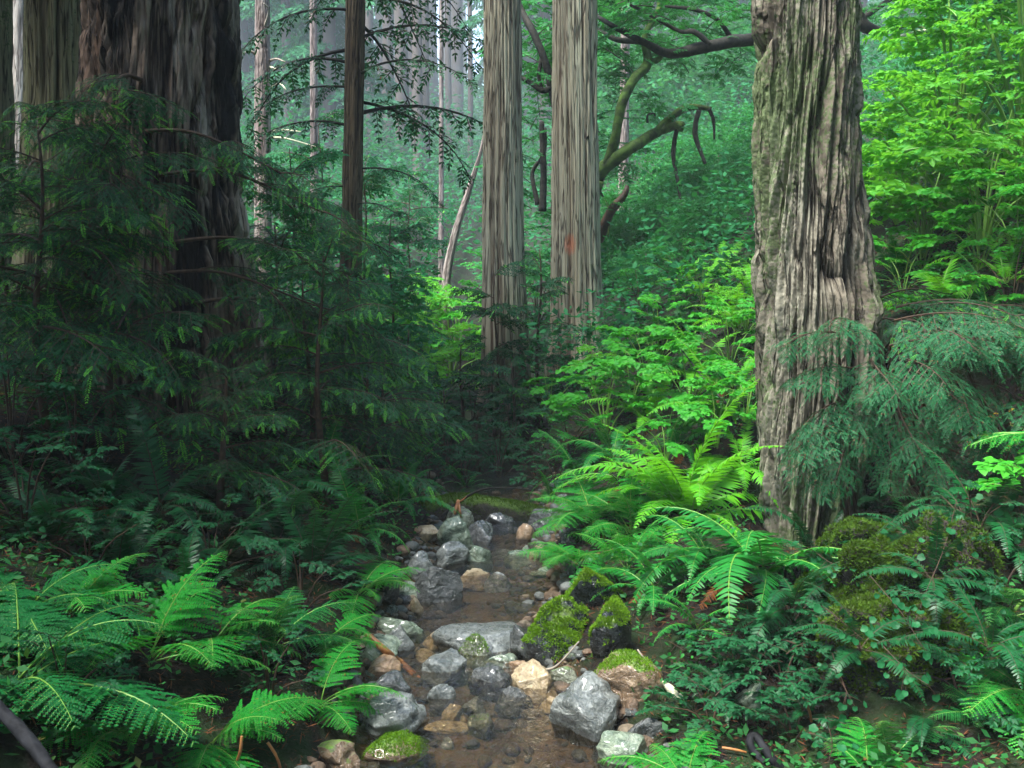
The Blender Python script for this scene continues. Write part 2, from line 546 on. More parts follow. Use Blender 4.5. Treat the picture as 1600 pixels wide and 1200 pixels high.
# ------------------------------------------------------------------ leaf templates
RH = (np.array([[0, 0, 0], [.5, -.5, 0], [1, 0, 0], [.5, .5, 0.]]), np.array([[0, 1, 2, 3]]))
PIN = (np.array([[0, -.42, 0], [0, .42, 0], [.25, -.62, .02], [.25, .55, .02], [.65, -.42, 0], [.65, .38, 0], [1, -.03, -.05], [1, .03, -.05]]),
       np.array([[0, 2, 3, 1], [2, 4, 5, 3], [4, 6, 7, 5]]))


def leaf_tpl(w=.5, fold=.12, droop=.2, tooth=0):
    xs = np.array([0, .12, .38, .68, .88, 1.0])
    ws = np.array([.02, .62, 1.0, .72, .34, .02]) * w / 2
    V, F = [], []
    for x, ww in zip(xs, ws):
        z = -droop * x * x
        V += [[x - .03, -ww, z + fold * ww * 2], [x, 0, z], [x - .03, ww, z + fold * ww * 2]]
    for i in range(len(xs) - 1):
        a = i * 3
        F += [[a, a + 3, a + 4, a + 1], [a + 1, a + 4, a + 5, a + 2]]
    return np.array(V), np.array(F)


LEAF = leaf_tpl()
LEAFW = leaf_tpl(.8, .1, .25)
LEAFN = leaf_tpl(.34, .1, .15)
a = np.array([0, .5, .9, 1.3, 1.75, 2.2, 2.65, math.pi])
rr = np.array([1.0, .78, .82, .66, .68, .70, .6, .42])
iv = [[.0, 0, -.03]]
for s_ in (1, -1):
    for aa, r_ in list(zip(a, rr))[(0 if s_ == 1 else 1):(8 if s_ == 1 else 7)][::s_]:
        iv.append([.42 + .58 * r_ * math.cos(aa) - .1, s_ * .62 * r_ * math.sin(aa), .05 * r_])
iv[0] = [.3, 0, -.04]
k_ = len(iv)
IVY = (np.array(iv), np.array([[0, i, i % (k_ - 1) + 1] for i in range(1, k_)]))


# ------------------------------------------------------------------ fern fronds
def arc(e0, e1, n=60, L=1.0, p=1.0, side=0.0):
    t = np.linspace(0, 1, n)
    e = np.radians(e0 + (e1 - e0) * t ** p)
    b = side * t
    d = np.stack([np.cos(e) * np.cos(b), np.cos(e) * np.sin(b), np.sin(e)], -1)
    return np.concatenate([[[0, 0, 0]], np.cumsum(d[:-1] * L / (n - 1), axis=0)]), d


def frond_sword(seed, e0, e1, mats, npin=42, side=0.0, lp=.155):
    r = np.random.default_rng(seed)
    P, D = arc(e0, e1, 80, 1, 1.1, side)
    g = Geo()
    tube(g, P[::5], np.linspace(.0065, .0018, len(P[::5])), 4, 1, cap=False)
    t = np.linspace(.14, .985, npin)
    idx = (t * 79).astype(int)
    up = np.array([0, 0, 1.0])
    for sd in (-1, 1):
        d = D[idx]
        y = nrm(np.cross(np.broadcast_to(up, d.shape), d)) * sd
        nn = nrm(np.cross(d, y)) * sd
        keep = r.random(npin) > .05
        l = lp * np.where(keep, 1, r.uniform(.15, .5, npin)) * np.minimum(1, (t + .12) / .4) * np.clip(1 - ((t - .3) / .72).clip(0) ** 1.7, .06, 1) * r.uniform(.8, 1.1, npin)
        dr = nrm(y + d * (.22 + .35 * t[:, None]) - nn * r.uniform(.0, .35, (npin, 1)) + r.normal(0, .05, (npin, 3)))
        F = frames(dr, nn)
        w = .021 * (.5 + .5 * l / lp)
        F = F * np.stack([l, w, l], -1)[:, None, :]
        inst(g, *PIN, F, P[idx] + r.normal(0, .001, (npin, 3)), 0)
    return g.mesh('frond', mats, False)


def frond_lady(seed, e0, e1, mats, npin=23, npl=18, side=0.0, wide=.36):
    r = np.random.default_rng(seed)
    P, D = arc(e0, e1, 80, 1, 1.2, side)
    g = Geo()
    tube(g, P[::5], np.linspace(.008, .002, len(P[::5])), 4, 1, cap=False)
    t = .22 + .77 * np.linspace(0, 1, npin) ** .9
    idx = (t * 79).astype(int)
    up = np.array([0, 0, 1.0])
    X, Y_, Z, L, LOC = [], [], [], [], []
    for sd in (-1, 1):
        for k in range(npin):
            d = D[idx[k]]
            y = nrm(np.cross(up, d)) * sd
            nn = nrm(np.cross(d, y)) * sd
            u = (t[k] - .22) / .78
            l = wide * min(1, .55 + u * 2.2) * (1 - u) ** .8 * r.uniform(.78, 1.12) * (1 if r.random() > .06 else .4) + .015
            dr = nrm(y + d * (.25 + .4 * u) + nn * r.uniform(-.25, .2))
            m = max(4, int(npl * l / wide) + 2)
            q = np.linspace(.05, 1, m)
            pos = P[idx[k]] + dr * (q * l)[:, None] - nn * (.22 * l * q ** 2)[:, None]
            dq = nrm(dr[None] - nn[None] * (.44 * q)[:, None])
            sp = np.cross(nn, dr)
            tube(g, pos[[0, m // 2, m - 1]], [.0025, .0015, .0008], 3, 1, cap=False)
            for s2 in (-1, 1):
                ll = .115 * l * (1 - .8 * q) ** .9 + .006
                X.append(nrm(sp[None] * s2 + dq * .45 + r.normal(0, .12, (m, 3))))
                Z.append(np.broadcast_to(nn, (m, 3)) + r.normal(0, .12, (m, 3)))
                L.append(np.stack([ll, np.full(m, l / m * .85), ll], -1))
                LOC.append(pos)
    F = frames(np.concatenate(X), np.concatenate(Z)) * np.concatenate(L)[:, None, :]
    inst(g, *PIN, F, np.concatenate(LOC), 0)
    return g.mesh('frond', mats, False)


def both(fn, specs, mats, s0=0, **kw):
    return [fn(s0 + i, a, b, mats, side=sd, **kw) for i, (a, b, sd) in enumerate(specs)]


SW = [(72, -5, .1), (62, -35, -.15), (52, -55, .12), (40, -45, -.1), (78, 25, .05), (30, -60, .2), (15, -70, -.1)]
LD = [(62, -5, .1), (48, -22, -.12), (36, -32, .1), (22, -35, -.08), (70, 15, .15)]
FR = {
    'sword': both(frond_sword, SW, ['sword', 'stem'], 10),
    'bright': both(frond_sword, SW, ['sword_bright', 'stem'], 30),
    'dark': both(frond_sword, SW, ['sword_dark', 'twig'], 50),
    'lady': both(frond_lady, LD, ['lady', 'stem'], 70),
    'shade': both(frond_lady, LD, ['lady_dark', 'stem'], 90),
    'dead': both(frond_sword, [(10, -85, .1), (0, -88, -.2)], ['dead', 'twig'], 110),
}


def fern(loc, size, n, kind_, label, az=None, spread=360, pitch=0, group=None, pick=None, dead=0, name=None, mats=None):
    nm = name or ('sword_fern' if kind_ in ('sword', 'bright', 'dark') else 'lady_fern')
    t = thing(nm, label, 'fern', loc, group)
    vs = FR[kind_]
    for i in range(n):
        a0 = (az if az is not None else 0) + (i / n - .5) * spread + random.uniform(-14, 14)
        me = vs[random.choice(pick)] if pick else random.choice(vs)
        if az is not None and spread < 360 and not pick:
            me = vs[random.choice(range(len(vs)))]
        part('frond', me, t, euler4((random.uniform(-.03, .03) * size, random.uniform(-.03, .03) * size, -.01),
                                   RAD(a0), RAD(pitch + random.uniform(-9, 9)), RAD(random.uniform(-15, 15)), size * random.uniform(.66, 1.08)) @ Matrix.Diagonal((1, random.uniform(.75, 1.1), random.uniform(.85, 1.15), 1)))
    if kind_ in ('sword', 'bright', 'dark') and dead == 0 and n > 8 and random.random() < .5:
        dead = 1
    for i in range(dead):
        part('frond', random.choice(FR['dead']), t, euler4((0, 0, .02), RAD((az or -90) + random.uniform(-50, 50)), RAD(random.uniform(-10, 20)), 0, size * random.uniform(.5, .75)), 'dry brown hanging frond')
    return t


# ------------------------------------------------------------------ conifer boughs
def bough(seed, mats, nb=9, detail=True, e0=8, e1=-38, reach=.42, tips=.12, shoot=.13, lacy=1.0, nw=.0046):
    r = np.random.default_rng(seed)
    P, D = arc(e0, e1, 60, 1, 1.2, r.uniform(-.3, .3))
    P[:, 1] += .02 * np.sin(np.linspace(0, 5, 60) + seed)
    g = Geo()
    tube(g, P[::6], np.linspace(.011, .002, len(P[::6])), 5, 1, cap=False)
    up = np.array([0, 0, 1.0])
    S, SD, SN, SL, ST = [], [], [], [], []
    for sd in (-1, 1):
        for k in range(nb):
            t = .10 + .88 * (k + r.uniform(-.3, .3) + (.25 if sd > 0 else 0)) / nb
            t = min(max(t, .06), .98)
            i = int(t * 59)
            d = D[i]
            y = nrm(np.cross(up, d)) * sd
            lb = reach * (1.05 - .72 * t) * r.uniform(.65, 1.1)
            dr = nrm(y * math.sin(1.0) + d * math.cos(1.0) + up * r.uniform(-.35, .08))
            m = max(4, int(lb / (.045 * lacy)))
            q = (np.arange(m) + .5) / m
            pos = P[i] + dr * (q * lb)[:, None] - up * (.35 * lb * q ** 2)[:, None]
            dq = nrm(dr - up * (.7 * q)[:, None])
            tube(g, np.concatenate([[P[i]], pos[[m // 2, m - 1]]]), [.004, .0025, .001], 3, 1, cap=False)
            nn = nrm(np.cross(dq, np.cross(np.broadcast_to(up, dq.shape), dq)))
            for s2 in (-1, 1):
                sp = np.cross(nn, dq) * s2
                x = nrm(sp * .75 + dq * .65 - up * r.uniform(-.05, .35, (m, 1)))
                S.append(pos)
                SD.append(x)
                SN.append(nn)
                SL.append(shoot * (1.0 - .55 * q) * r.uniform(.6, 1.15, m))
                ST.append(q * 0)
            S.append(pos[-1:])
            SD.append(dq[-1:])
            SN.append(nn[-1:])
            SL.append(np.array([shoot * r.uniform(.7, 1.1)]))
            ST.append(np.ones(1))
    S, SD, SN, SL, ST = map(np.concatenate, (S, SD, SN, SL, ST))
    SN = nrm(SN + r.normal(0, .18, SN.shape))
    young = (r.random(len(S)) < tips * .5) | ((ST > 0) & (r.random(len(S)) < tips * 4))
    if detail:
        X, Z, LOC, LW, YG = [], [], [], [], []
        nn = 13
        for j in range(nn):
            q = (j + .4) / nn
            side = np.cross(SN, SD)
            pos = S + SD * (SL * q)[:, None] - np.array([0, 0, 1.0]) * (SL * .25 * q * q)[:, None]
            for s2 in (-1, 1):
                X.append(nrm(side * s2 + SD * (.55 + .5 * q) + r.normal(0, .1, S.shape)))
                Z.append(SN + r.normal(0, .25, S.shape))
                LOC.append(pos)
                ln = .0225 * (.55 + 1.3 * q * (1 - q) * 1.6) * r.uniform(.85, 1.15, len(S)) * (SL / shoot * .5 + .5)
                LW.append(np.stack([ln, np.full(len(S), nw), ln], -1))
                YG.append(young)
        X, Z, LOC, LW, YG = map(np.concatenate, (X, Z, LOC, LW, YG))
        F = frames(X, Z) * LW[:, None, :]
        inst(g, *RH, F[~YG], LOC[~YG], 0)
        if YG.any():
            inst(g, *RH, F[YG], LOC[YG], 2)
    else:
        F = frames(SD, SN) * np.stack([SL * 1.15, np.full(len(S), shoot * .26), SL], -1)[:, None, :]
        inst(g, *RH, F[~young], S[~young], 0)
        if young.any():
            inst(g, *RH, F[young], S[young], 2)
        # ragged second layer
        F = frames(SD + r.normal(0, .5, SD.shape), SN + r.normal(0, .6, SN.shape)) * np.stack([SL * .7, np.full(len(S), shoot * .2), SL], -1)[:, None, :]
        inst(g, *RH, F, S + SD * (SL * .3)[:, None], 0)
    return g


def bough_meshes(k, seed, mats, **kw):
    return [bough(seed + i, mats, **kw).mesh('bough', mats, False) for i in range(k)]


BG = {
    'near': bough_meshes(6, 200, ['redwood', 'twig', 'new_growth'], nb=8, tips=.14, lacy=1.2, nw=.0062, shoot=.14),
    'blue': bough_meshes(5, 220, ['redwood_blue', 'twig', 'new_growth'], nb=7, tips=0, e0=4, e1=-32, lacy=1.55, nw=.0085, shoot=.17),
    'mid': bough_meshes(5, 240, ['redwood', 'twig', 'new_growth'], nb=9, detail=False, tips=.05),
    'far': bough_meshes(4, 260, ['conifer_far', 'twig', 'new_growth'], nb=8, detail=False, tips=.02),
    'hang': bough_meshes(5, 280, ['redwood', 'darkwood', 'new_growth'], nb=8, detail=False, tips=0, e0=10, e1=-62, reach=.25, shoot=.06, lacy=.72),
}


def add_boughs(t, kind_, items):
    """items: (point, azimuth deg, pitch deg, length) in the thing's own space"""
    for p, az, pit, L in items:
        part('bough', random.choice(BG[kind_]), t, euler4(p, RAD(az), RAD(pit), RAD(random.uniform(-18, 18)), L))


def sapling(x, y, h, kind_, label, nb, L, z0=.2, group=None, az=None, spread=360, name='young_redwood', pit=(-5, 22), lean=(0, 0), rad=.035):
    b = on(x, y)
    t = thing(name, label, 'tree', b, group)
    g = Geo()
    zz = np.linspace(-.1, h, 14)
    cx = lean[0] * (zz / h).clip(0) ** 1.4 + .03 * np.sin(zz * 3 + x * 7)
    cy = lean[1] * (zz / h).clip(0) ** 1.4 + .03 * np.cos(zz * 2.6 + y * 5)
    tube(g, np.stack([cx, cy, zz], -1), np.linspace(rad, rad * .2, 14), 7)
    part('trunk', g.mesh('trunk', 'twig'), t)
    it = []
    for i in range(nb):
        u = z0 + (1 - z0) * (i + random.uniform(-2.2, 2.2)) / nb
        u = min(max(u, .03), .99)
        z = u * h
        a0 = (i * 137.5 + random.uniform(-25, 25)) % 360
        if az is not None:
            a0 = az + (a0 / 360 - .5) * spread
        it.append(((float(np.interp(z, zz, cx)), float(np.interp(z, zz, cy)), z), a0, random.uniform(*pit) + 22 * u * u, L * (1.1 - .5 * u) * random.uniform(.55, 1.25)))
    add_boughs(t, kind_, it)
    return t


# ------------------------------------------------------------------ leafy sprays and shrubs
def leafy(seed, mats, nl=26, ll=.13, tpl=LEAF, e0=25, e1=-18, flat=.5, twin=True):
    r = np.random.default_rng(seed)
    P, D = arc(e0, e1, 40, 1, 1.0, r.uniform(-.4, .4))
    g = Geo()
    tube(g, P[::4], np.linspace(.009, .002, len(P[::4])), 4, 1, cap=False)
    up = np.array([0, 0, 1.0])
    X, Z, L, LOC = [], [], [], []
    n_side = nl // 5
    for k in range(n_side + 1):
        if k < n_side:
            t = .15 + .8 * k / n_side
            i = int(t * 39)
            sd = 1 if k % 2 else -1
            y = nrm(np.cross(up, D[i])) * sd
            dr = nrm(y * .9 + D[i] * .7 + up * r.uniform(-.15, .3))
            lb = .42 * (1.05 - .7 * t) * r.uniform(.7, 1.1)
        else:
            i, dr, lb = 30, D[30], .24
        m = max(3, int(nl * lb / 1.6) + 2)
        q = (np.arange(m) + .6) / m
        pos = P[i] + dr * (q * lb)[:, None] - up * (.15 * lb * q ** 2)[:, None]
        tube(g, np.stack([P[i], pos[m // 2], pos[-1]]), [.004, .003, .0015], 3, 1, cap=False)
        for j in range(m):
            for s2 in ((-1, 1, 0) if j == m - 1 else (-1, 1)):
                sp = nrm(np.cross(up, dr)) * s2
                X.append(nrm(sp * .95 + dr * (.55 if s2 else 1.2) + up * r.uniform(-.45, .12) + r.normal(0, .14, 3)))
                Z.append(nrm(up + r.normal(0, flat * .6, 3)))
                l = ll * r.uniform(.6, 1.15)
                L.append([l, l, l])
                LOC.append(pos[j])
    F = frames(np.array(X), np.array(Z)) * np.array(L)[:, None, :]
    inst(g, *tpl, F, np.array(LOC), 0)
    return g.mesh('leafy_branch', mats, False)


LF = {k: [leafy(s + i, mt, **kw) for i in range(4)] for k, s, mt, kw in (
    ('bright', 300, ['shrub_bright', 'stem'], dict(nl=34, ll=.125, flat=1.5)),
    ('green', 310, ['shrub', 'stem'], dict(nl=28, ll=.17, tpl=LEAFW)),
    ('mid', 320, ['shrub_mid', 'twig'], dict(nl=32, ll=.13)),
    ('dark', 330, ['shrub_dark', 'twig'], dict(nl=30, ll=.12)),
    ('yellow', 340, ['yellow', 'twig'], dict(nl=12, ll=.13, tpl=LEAFW)),
    ('bay', 350, ['bay', 'darkwood'], dict(nl=44, ll=.10, tpl=LEAFN, flat=.9)),
)}


def shrub(loc, h, spread, nb, kind_, label, group=None, L=None, name='leafy_shrub', az=None, azs=360, cat='shrub', low=.25):
    t = thing(name, label, cat, loc, group)
    L = L or h * .42
    g = Geo()
    it = []
    for i in range(nb):
        a = RAD((i * 137.5 + random.uniform(-20, 20)) % 360)
        if az is not None:
            a = RAD(az + ((i * 137.5) % 360 / 360 - .5) * azs)
        u = low + (1 - low) * (i + .5) / nb
        rr_ = spread * math.sqrt(max(.05, 1 - u ** 2)) * random.uniform(.45, .9)
        tip = np.array([rr_ * math.cos(a), rr_ * math.sin(a), h * u * random.uniform(.8, 1.05)])
        it.append((tip * np.array([.9, .9, .92]), a))
        if i % 2 == 0:
            mid = tip * np.array([.35, .35, .55])
            tube(g, spline([[0, 0, -.08], mid, tip], 7), np.linspace(.012, .004, 7) * max(.6, h), 4, cap=False)
    part('stem', g.mesh('stem', 'stem' if kind_ in ('bright', 'green') else 'twig'), t)
    for p, a in it:
        part('branch', random.choice(LF[kind_]), t,
             euler4(p - .25 * L * np.array([math.cos(a), math.sin(a), .2]), a + random.uniform(-.6, .6), random.uniform(-.25, .35), random.uniform(-.35, .35), L * random.uniform(.75, 1.2)))
    return t


# ------------------------------------------------------------------ trunks
def trunk_mesh(Y, rows, mat, depth=.05, kf=8, kz=1.0, twist=0.0, nth=200, nz=260, ztop=14, warp=.25, seed=1, fine=.3, crack=3.2, low=None, flare=0, hi_z=None, lobes=.05):
    """rows: (py, px of left edge, px of right edge) read off the photograph at depth Y; the mesh is in world space about its base"""
    c, rd, zz = [], [], []
    for py, l, r in rows:
        p = at((l + r) / 2, py, Y)
        c.append(p[0])
        zz.append(p[2])
        rd.append((r - l) / 2 * mpp(Y) * 1.005)
    o = np.argsort(zz)
    zz, c, rd = np.array(zz)[o], np.array(c)[o], np.array(rd)[o]
    sl = (c[-1] - c[0]) / (zz[-1] - zz[0])
    rs = min(-.004, (rd[-1] - rd[-2]) / (zz[-1] - zz[-2]) * .3)
    zz = np.append(zz, ztop)
    c = np.append(c, c[-1] + sl * (ztop - zz[-2]))
    rd = np.append(rd, max(rd[-1] * .55, rd[-1] + rs * (ztop - zz[-2])))
    xb = c[0]
    zb = float(T(xb, Y)) if low is None else low
    hz = hi_z or zz[-2] + .5
    zg = np.concatenate([np.linspace(zb - .3, hz, nz), np.linspace(hz, ztop, 24)[1:]])
    cx = np.interp(zg, zz, c)
    rg = np.interp(zg, zz, rd)
    k = np.ones(9) / 9
    pad = lambda a: np.convolve(np.concatenate([np.full(4, a[0]), a, np.full(4, a[-1])]), k, 'valid')
    cx, rg = pad(cx), pad(rg)
    if flare:
        rg = rg * (1 + flare * np.exp(-(zg - zb).clip(0) / .35))
    th = np.arange(nth) * 2 * math.pi / nth
    TH_, ZG = np.meshgrid(th, zg)
    RG = rg[:, None] * np.ones(nth)[None]
    tt = TH_ + twist * ZG
    rm = float(np.median(rd))
    q = np.stack([np.cos(tt) * rm * kf, np.sin(tt) * rm * kf, ZG * kz], -1)
    w = fbm(q * np.array([.4, .4, .9]), 3, seed + 40)
    q = q + warp * np.stack([w, -w, w * 0], -1) * 2
    n1 = np.abs(noise(q, seed))
    n1b = np.abs(noise(q * np.array([1.9, 1.9, 1.6]) + 5, seed + 3))
    n2 = fbm(q * np.array([4, 4, 3.]), 3, seed + 7)
    h = np.clip(n1 * crack, 0, 1) ** .7 * .66 + np.clip(n1b * crack, 0, 1) ** .8 * .34
    fib = noise(q * np.array([6, 6, 1.6]) + 9, seed + 5)
    flake = noise(q * np.array([3.6, 3.6, 2.6]) + 3, seed + 21)
    ter = np.round((n2 * 1.6 + .6 * flake) * 3) / 3
    hh = h + fine * (n2 * .25 + fib * .42 + .24 * ter + .2 * noise(q * np.array([14, 14, 9.]), seed + 23))
    lob = fbm(np.stack([np.cos(tt) * 1.6, np.sin(tt) * 1.6, ZG * .25], -1), 3, seed + 11)
    rad = RG * (1 + lobes * lob * (1 + 1.5 * np.exp(-(ZG - zb).clip(0) / .8))) + depth * (hh - .8)
    V = np.stack([cx[:, None] + rad * np.cos(TH_), Y + rad * np.sin(TH_), ZG], -1)
    base = np.array([xb, Y, zb])
    ni = len(zg)
    i, j = np.meshgrid(np.arange(ni - 1), np.arange(nth), indexing='ij')
    j2 = (j + 1) % nth
    F = np.stack([i * nth + j, i * nth + j2, (i + 1) * nth + j2, (i + 1) * nth + j], -1).reshape(-1, 4)
    g = Geo()
    g.add(V.reshape(-1, 3) - base, F)
    me = g.mesh('trunk', mat, True, {'ridge': np.clip(hh, 0, 1).ravel()})
    ab = me.attributes.new('bc', 'FLOAT_VECTOR', 'POINT')
    ab.data.foreach_set('vector', np.stack([np.cos(tt) * rm, np.sin(tt) * rm, ZG], -1).astype(np.float32).ravel())
    return me, base, (zz, c, rd)


def trunk_tree(name, label, Y, rows, mat, **kw):
    me, base, ax = trunk_mesh(Y, rows, mat, **kw)
    t = thing(name, label, 'tree', base)
    part('trunk', me, t)
    return t, base, ax


# ================================================================== SETTING
def warp_axis(lo, hi, n, c, k):
    u = np.linspace(math.asinh((lo - c) * k), math.asinh((hi - c) * k), n)
    return c + np.sinh(u) / k


xs = warp_axis(-260, 260, 440, .3, .9)
ys = warp_axis(-22, 620, 500, 6.0, .5)
XX, YY = np.meshgrid(xs, ys)
ZZ = T(XX, YY)
g = Geo()
i, j = np.meshgrid(np.arange(499), np.arange(439), indexing='ij')
g.add(np.stack([XX, YY, ZZ], -1).reshape(-1, 3), np.stack([i * 440 + j, i * 440 + j + 1, (i + 1) * 440 + j + 1, (i + 1) * 440 + j], -1).reshape(-1, 4))
dd = np.abs(XX - xc(YY)) - hw(YY) + .12 * fbm(np.stack([XX, YY, XX * 0], -1) * 3, 3, 2)
kind('ground', g.mesh('ground', 'ground', True, {'bed': ((1 - sst(-.02, .12, dd)) * (1 - sst(10.4, 11, YY))).ravel()}), 'structure')

g = Geo()
yy = np.linspace(2.0, 11.3, 150)
u = np.linspace(-1, 1, 22)
W = xc(yy)[:, None] + (hw(yy) + .16)[:, None] * u[None]
step = .022 * np.tanh((noise(np.stack([yy * 1.3, yy * 0, yy * 0], -1), 4)) * 3)
WZ = np.broadcast_to((zw(yy) - .006 + step)[:, None], W.shape)
i, j = np.meshgrid(np.arange(149), np.arange(21), indexing='ij')
g.add(np.stack([W, np.broadcast_to(yy[:, None], W.shape), WZ], -1).reshape(-1, 3), np.stack([i * 22 + j, i * 22 + j + 1, (i + 1) * 22 + j + 1, (i + 1) * 22 + j], -1).reshape(-1, 4))
kind('stream_water', g.mesh('stream_water', 'water'), 'structure')

# gravel of the stream bed and its margins
def pebbles(npb, seed, spread, smin, smax, mats, edge=False):
    r = np.random.default_rng(seed)
    V, F = ico(2)
    g = Geo()
    for k in range(npb):
        y = r.uniform(4, 10.8)
        x = xc(y) + hw(y) * spread * r.choice([-1, 1]) * r.uniform(0, 1) ** .6
        s = smin * (smax / smin) ** r.random() ** 1.8
        d = nrm(r.normal(0, 1, (5, 3)))
        P = V.copy()
        for e in d:
            q = P @ e
            P = P - np.maximum(q - r.uniform(.45, .8), 0)[:, None] * e
        P = P * np.array([1, r.uniform(.65, 1), r.uniform(.45, .75)]) * s
        a = r.uniform(0, 6.3)
        P = P @ np.array([[math.cos(a), -math.sin(a), 0], [math.sin(a), math.cos(a), 0], [0, 0, 1]])
        g.add(P + np.array([x, y, float(T(x, y)) + s * .2]), F, int(r.integers(0, len(mats))))
    return g.mesh('stream_gravel', mats, True)


kind('stream_gravel', pebbles(2300, 5, 1.25, .010, .075, ['peb_tan', 'peb_grey', 'peb_brown', 'peb_grey', 'peb_brown']), 'stuff')


# ------------------------------------------------------------------ rocks
def rock_mesh(seed, dims, mat, sub=5, cuts=9, rough=.12, ridges=0.0, mossy=None, sharp=.62):
    r = np.random.default_rng(seed)
    V, F = ico(sub)
    P = V.copy()
    for k in range(cuts):
        e = nrm(r.normal(0, 1, 3))
        q = P @ e
        P = P - (np.maximum(q - r.uniform(sharp, .93), 0) * .92)[:, None] * e
    P = P + nrm(P) * (rough * fbm(P * 1.4 + seed, 4, seed) + .05 * fbm(P * 5, 4, seed + 1) - .05 * np.clip(.25 - np.abs(noise(P * 2.6, seed + 2)), 0, 1))[:, None]
    if ridges:
        e = nrm(np.array([r.uniform(-.5, .5), r.uniform(-.4, .4), 1.0]))
        f = noise(np.stack([P @ e * 7, P @ nrm(np.cross(e, [1, 0, .2])) * 1.2, P[:, 0] * .8], -1), seed)
        P = P + nrm(P) * (ridges * f)[:, None]
    P = P * np.array(dims) / 2
    g = Geo()
    g.add(P, F)
    me = g.mesh('stone', mat, True)
    mm = None
    if mossy:
        # a pelt of small moss blades on the upward faces
        tri = P[F]
        nn = np.cross(tri[:, 1] - tri[:, 0], tri[:, 2] - tri[:, 0])
        ar = np.linalg.norm(nn, axis=1)
        nn = nn / ar[:, None]
        cen = tri.mean(1)
        w = ar * (sst(mossy[1], mossy[1] + .35, nn[:, 2] + .5 * fbm(cen * 7, 3, seed + 5)))
        k = r.choice(len(F), mossy[0], p=w / w.sum())
        b = r.dirichlet((1, 1, 1), mossy[0])
        pos = (tri[k] * b[..., None]).sum(1)
        dr = nrm(nn[k] + r.normal(0, .55, (mossy[0], 3)))
        Fm = frames(dr, r.normal(0, 1, (mossy[0], 3)))
        l = r.uniform(.008, .022, mossy[0]) * (mossy[3] if len(mossy) > 3 else 1)
        Fm = Fm * np.stack([l, l * .3, l], -1)[:, None, :]
        g2 = Geo()
        inst(g2, *RH, Fm, pos - dr * .003)
        mm = g2.mesh('moss_pelt', mossy[2] if len(mossy) > 2 else 'moss', False)
    return me, mm


def rock(px, py, wpx, hpx, mat, label, seed, dy=.8, sink=.3, rz=0, name='boulder', cuts=11, mossy=None, ridges=0.04, rough=.2, tilt=0.0, lift=0.0, sharp=.44):
    sink += .1
    dy *= random.uniform(.85, 1.25)
    """px, py: where the stone meets the ground or water in the photograph; wpx, hpx: its size there"""
    p = G(px, py)
    s = mpp(p[1])
    w, h = wpx * s * 1.1, hpx * s * 1.12
    H = h / (1 - sink)
    me, mm = rock_mesh(seed, (w, w * dy, H), mat, 5 if wpx > 45 else 4, cuts, rough, ridges, mossy, sharp)
    loc = (p[0], p[1] + w * dy * .35, p[2] + H * (.5 - sink) + lift)
    if mm is None:
        o = single(name, me, label, 'rock', loc, rz=rz)
        if tilt:
            o.rotation_euler = (0, tilt, rz)
    else:
        o = thing(name, label, 'rock', loc, rz=rz)
        part('stone', me, o)
        part('moss', mm, o)
    return o


rock(738, 1040, 175, 50, 'rock_blue', 'broad flat blue-green boulder lying across the middle of the stream', 1, .8, .35, .1, cuts=12, rough=.1, sharp=.5)
rock(700, 1078, 82, 56, 'rock_blue', 'rounded silver-grey boulder right beside the orange peeled stick', 2, .8, .25, .3)
rock(768, 1092, 82, 52, 'rock_dark', 'dark slate boulder between the silver-grey and the tan boulders', 3, .8, .25, 1.0, ridges=.05)
rock(833, 1100, 82, 58, 'rock_tan', 'wet tan boulder with an ochre corner beside the dark slate boulder', 4, .8, .25, .7, ridges=.05, sharp=.5)
rock(690, 1122, 48, 46, 'rock_blue', 'blue wedge-shaped stone leaning behind a tan cobble', 5, .6, .2, .2, cuts=7, sharp=.45)
rock(706, 1132, 34, 34, 'rock_tan', 'tan upright cobble leaning on the blue wedge-shaped stone', 6, .7, .2)
rock(800, 1130, 66, 46, 'rock_dark', 'grey speckled boulder standing in front of the tan boulder', 7, .8, .25, .5, ridges=.06)
rock(612, 1165, 100, 66, 'rock_blue', 'shiny ridged grey boulder at the foot of the soft fern', 8, .8, .25, .4, ridges=.09)
rock(920, 1172, 118, 92, 'rock_blue', 'largest shiny grey boulder with a slanting wet face at the stream edge', 9, .9, .3, .5, cuts=10, ridges=.07, sharp=.42, tilt=.3)
rock(985, 1108, 120, 62, 'rock_mossb', 'flat brown boulder with moss patches behind the largest shiny boulder', 10, .9, .3, .2, mossy=(2500, .55), sharp=.5)
rock(872, 1035, 112, 98, 'rock_moss', 'black wet boulder with a bright moss cap over a small waterfall', 11, .8, .15, .3, mossy=(9000, .12, 'moss', 1.3), sharp=.5)
rock(958, 1030, 80, 84, 'rock_moss', 'upright black boulder with a moss cap next to the waterfall', 12, .9, .15, 1.2, mossy=(7000, .1, 'moss', 1.3))
rock(930, 955, 86, 66, 'rock_moss', 'moss-topped grey boulder under the soft fern at the water edge', 13, .8, .2, .2, mossy=(6000, .12, 'moss', 1.3))
rock(820, 1035, 48, 58, 'rock_dark', 'small black shiny stone against the black mossy boulder', 14, .8, .2, .8)
rock(684, 955, 84, 62, 'rock_dark', 'tall dark faceted boulder with white streaks on the shore', 15, .8, .15, .6, cuts=10, sharp=.42)
rock(742, 898, 66, 50, 'rock_green', 'dark green striated boulder in the boulder heap', 16, .8, .2, .9, ridges=.1)
rock(715, 872, 66, 54, 'rock_green', 'pale green boulder with a dark face in the boulder heap', 17, .8, .2, .1)
rock(752, 862, 50, 50, 'rock_dark', 'round dark grey boulder highest in the boulder heap', 18, .8, .2)
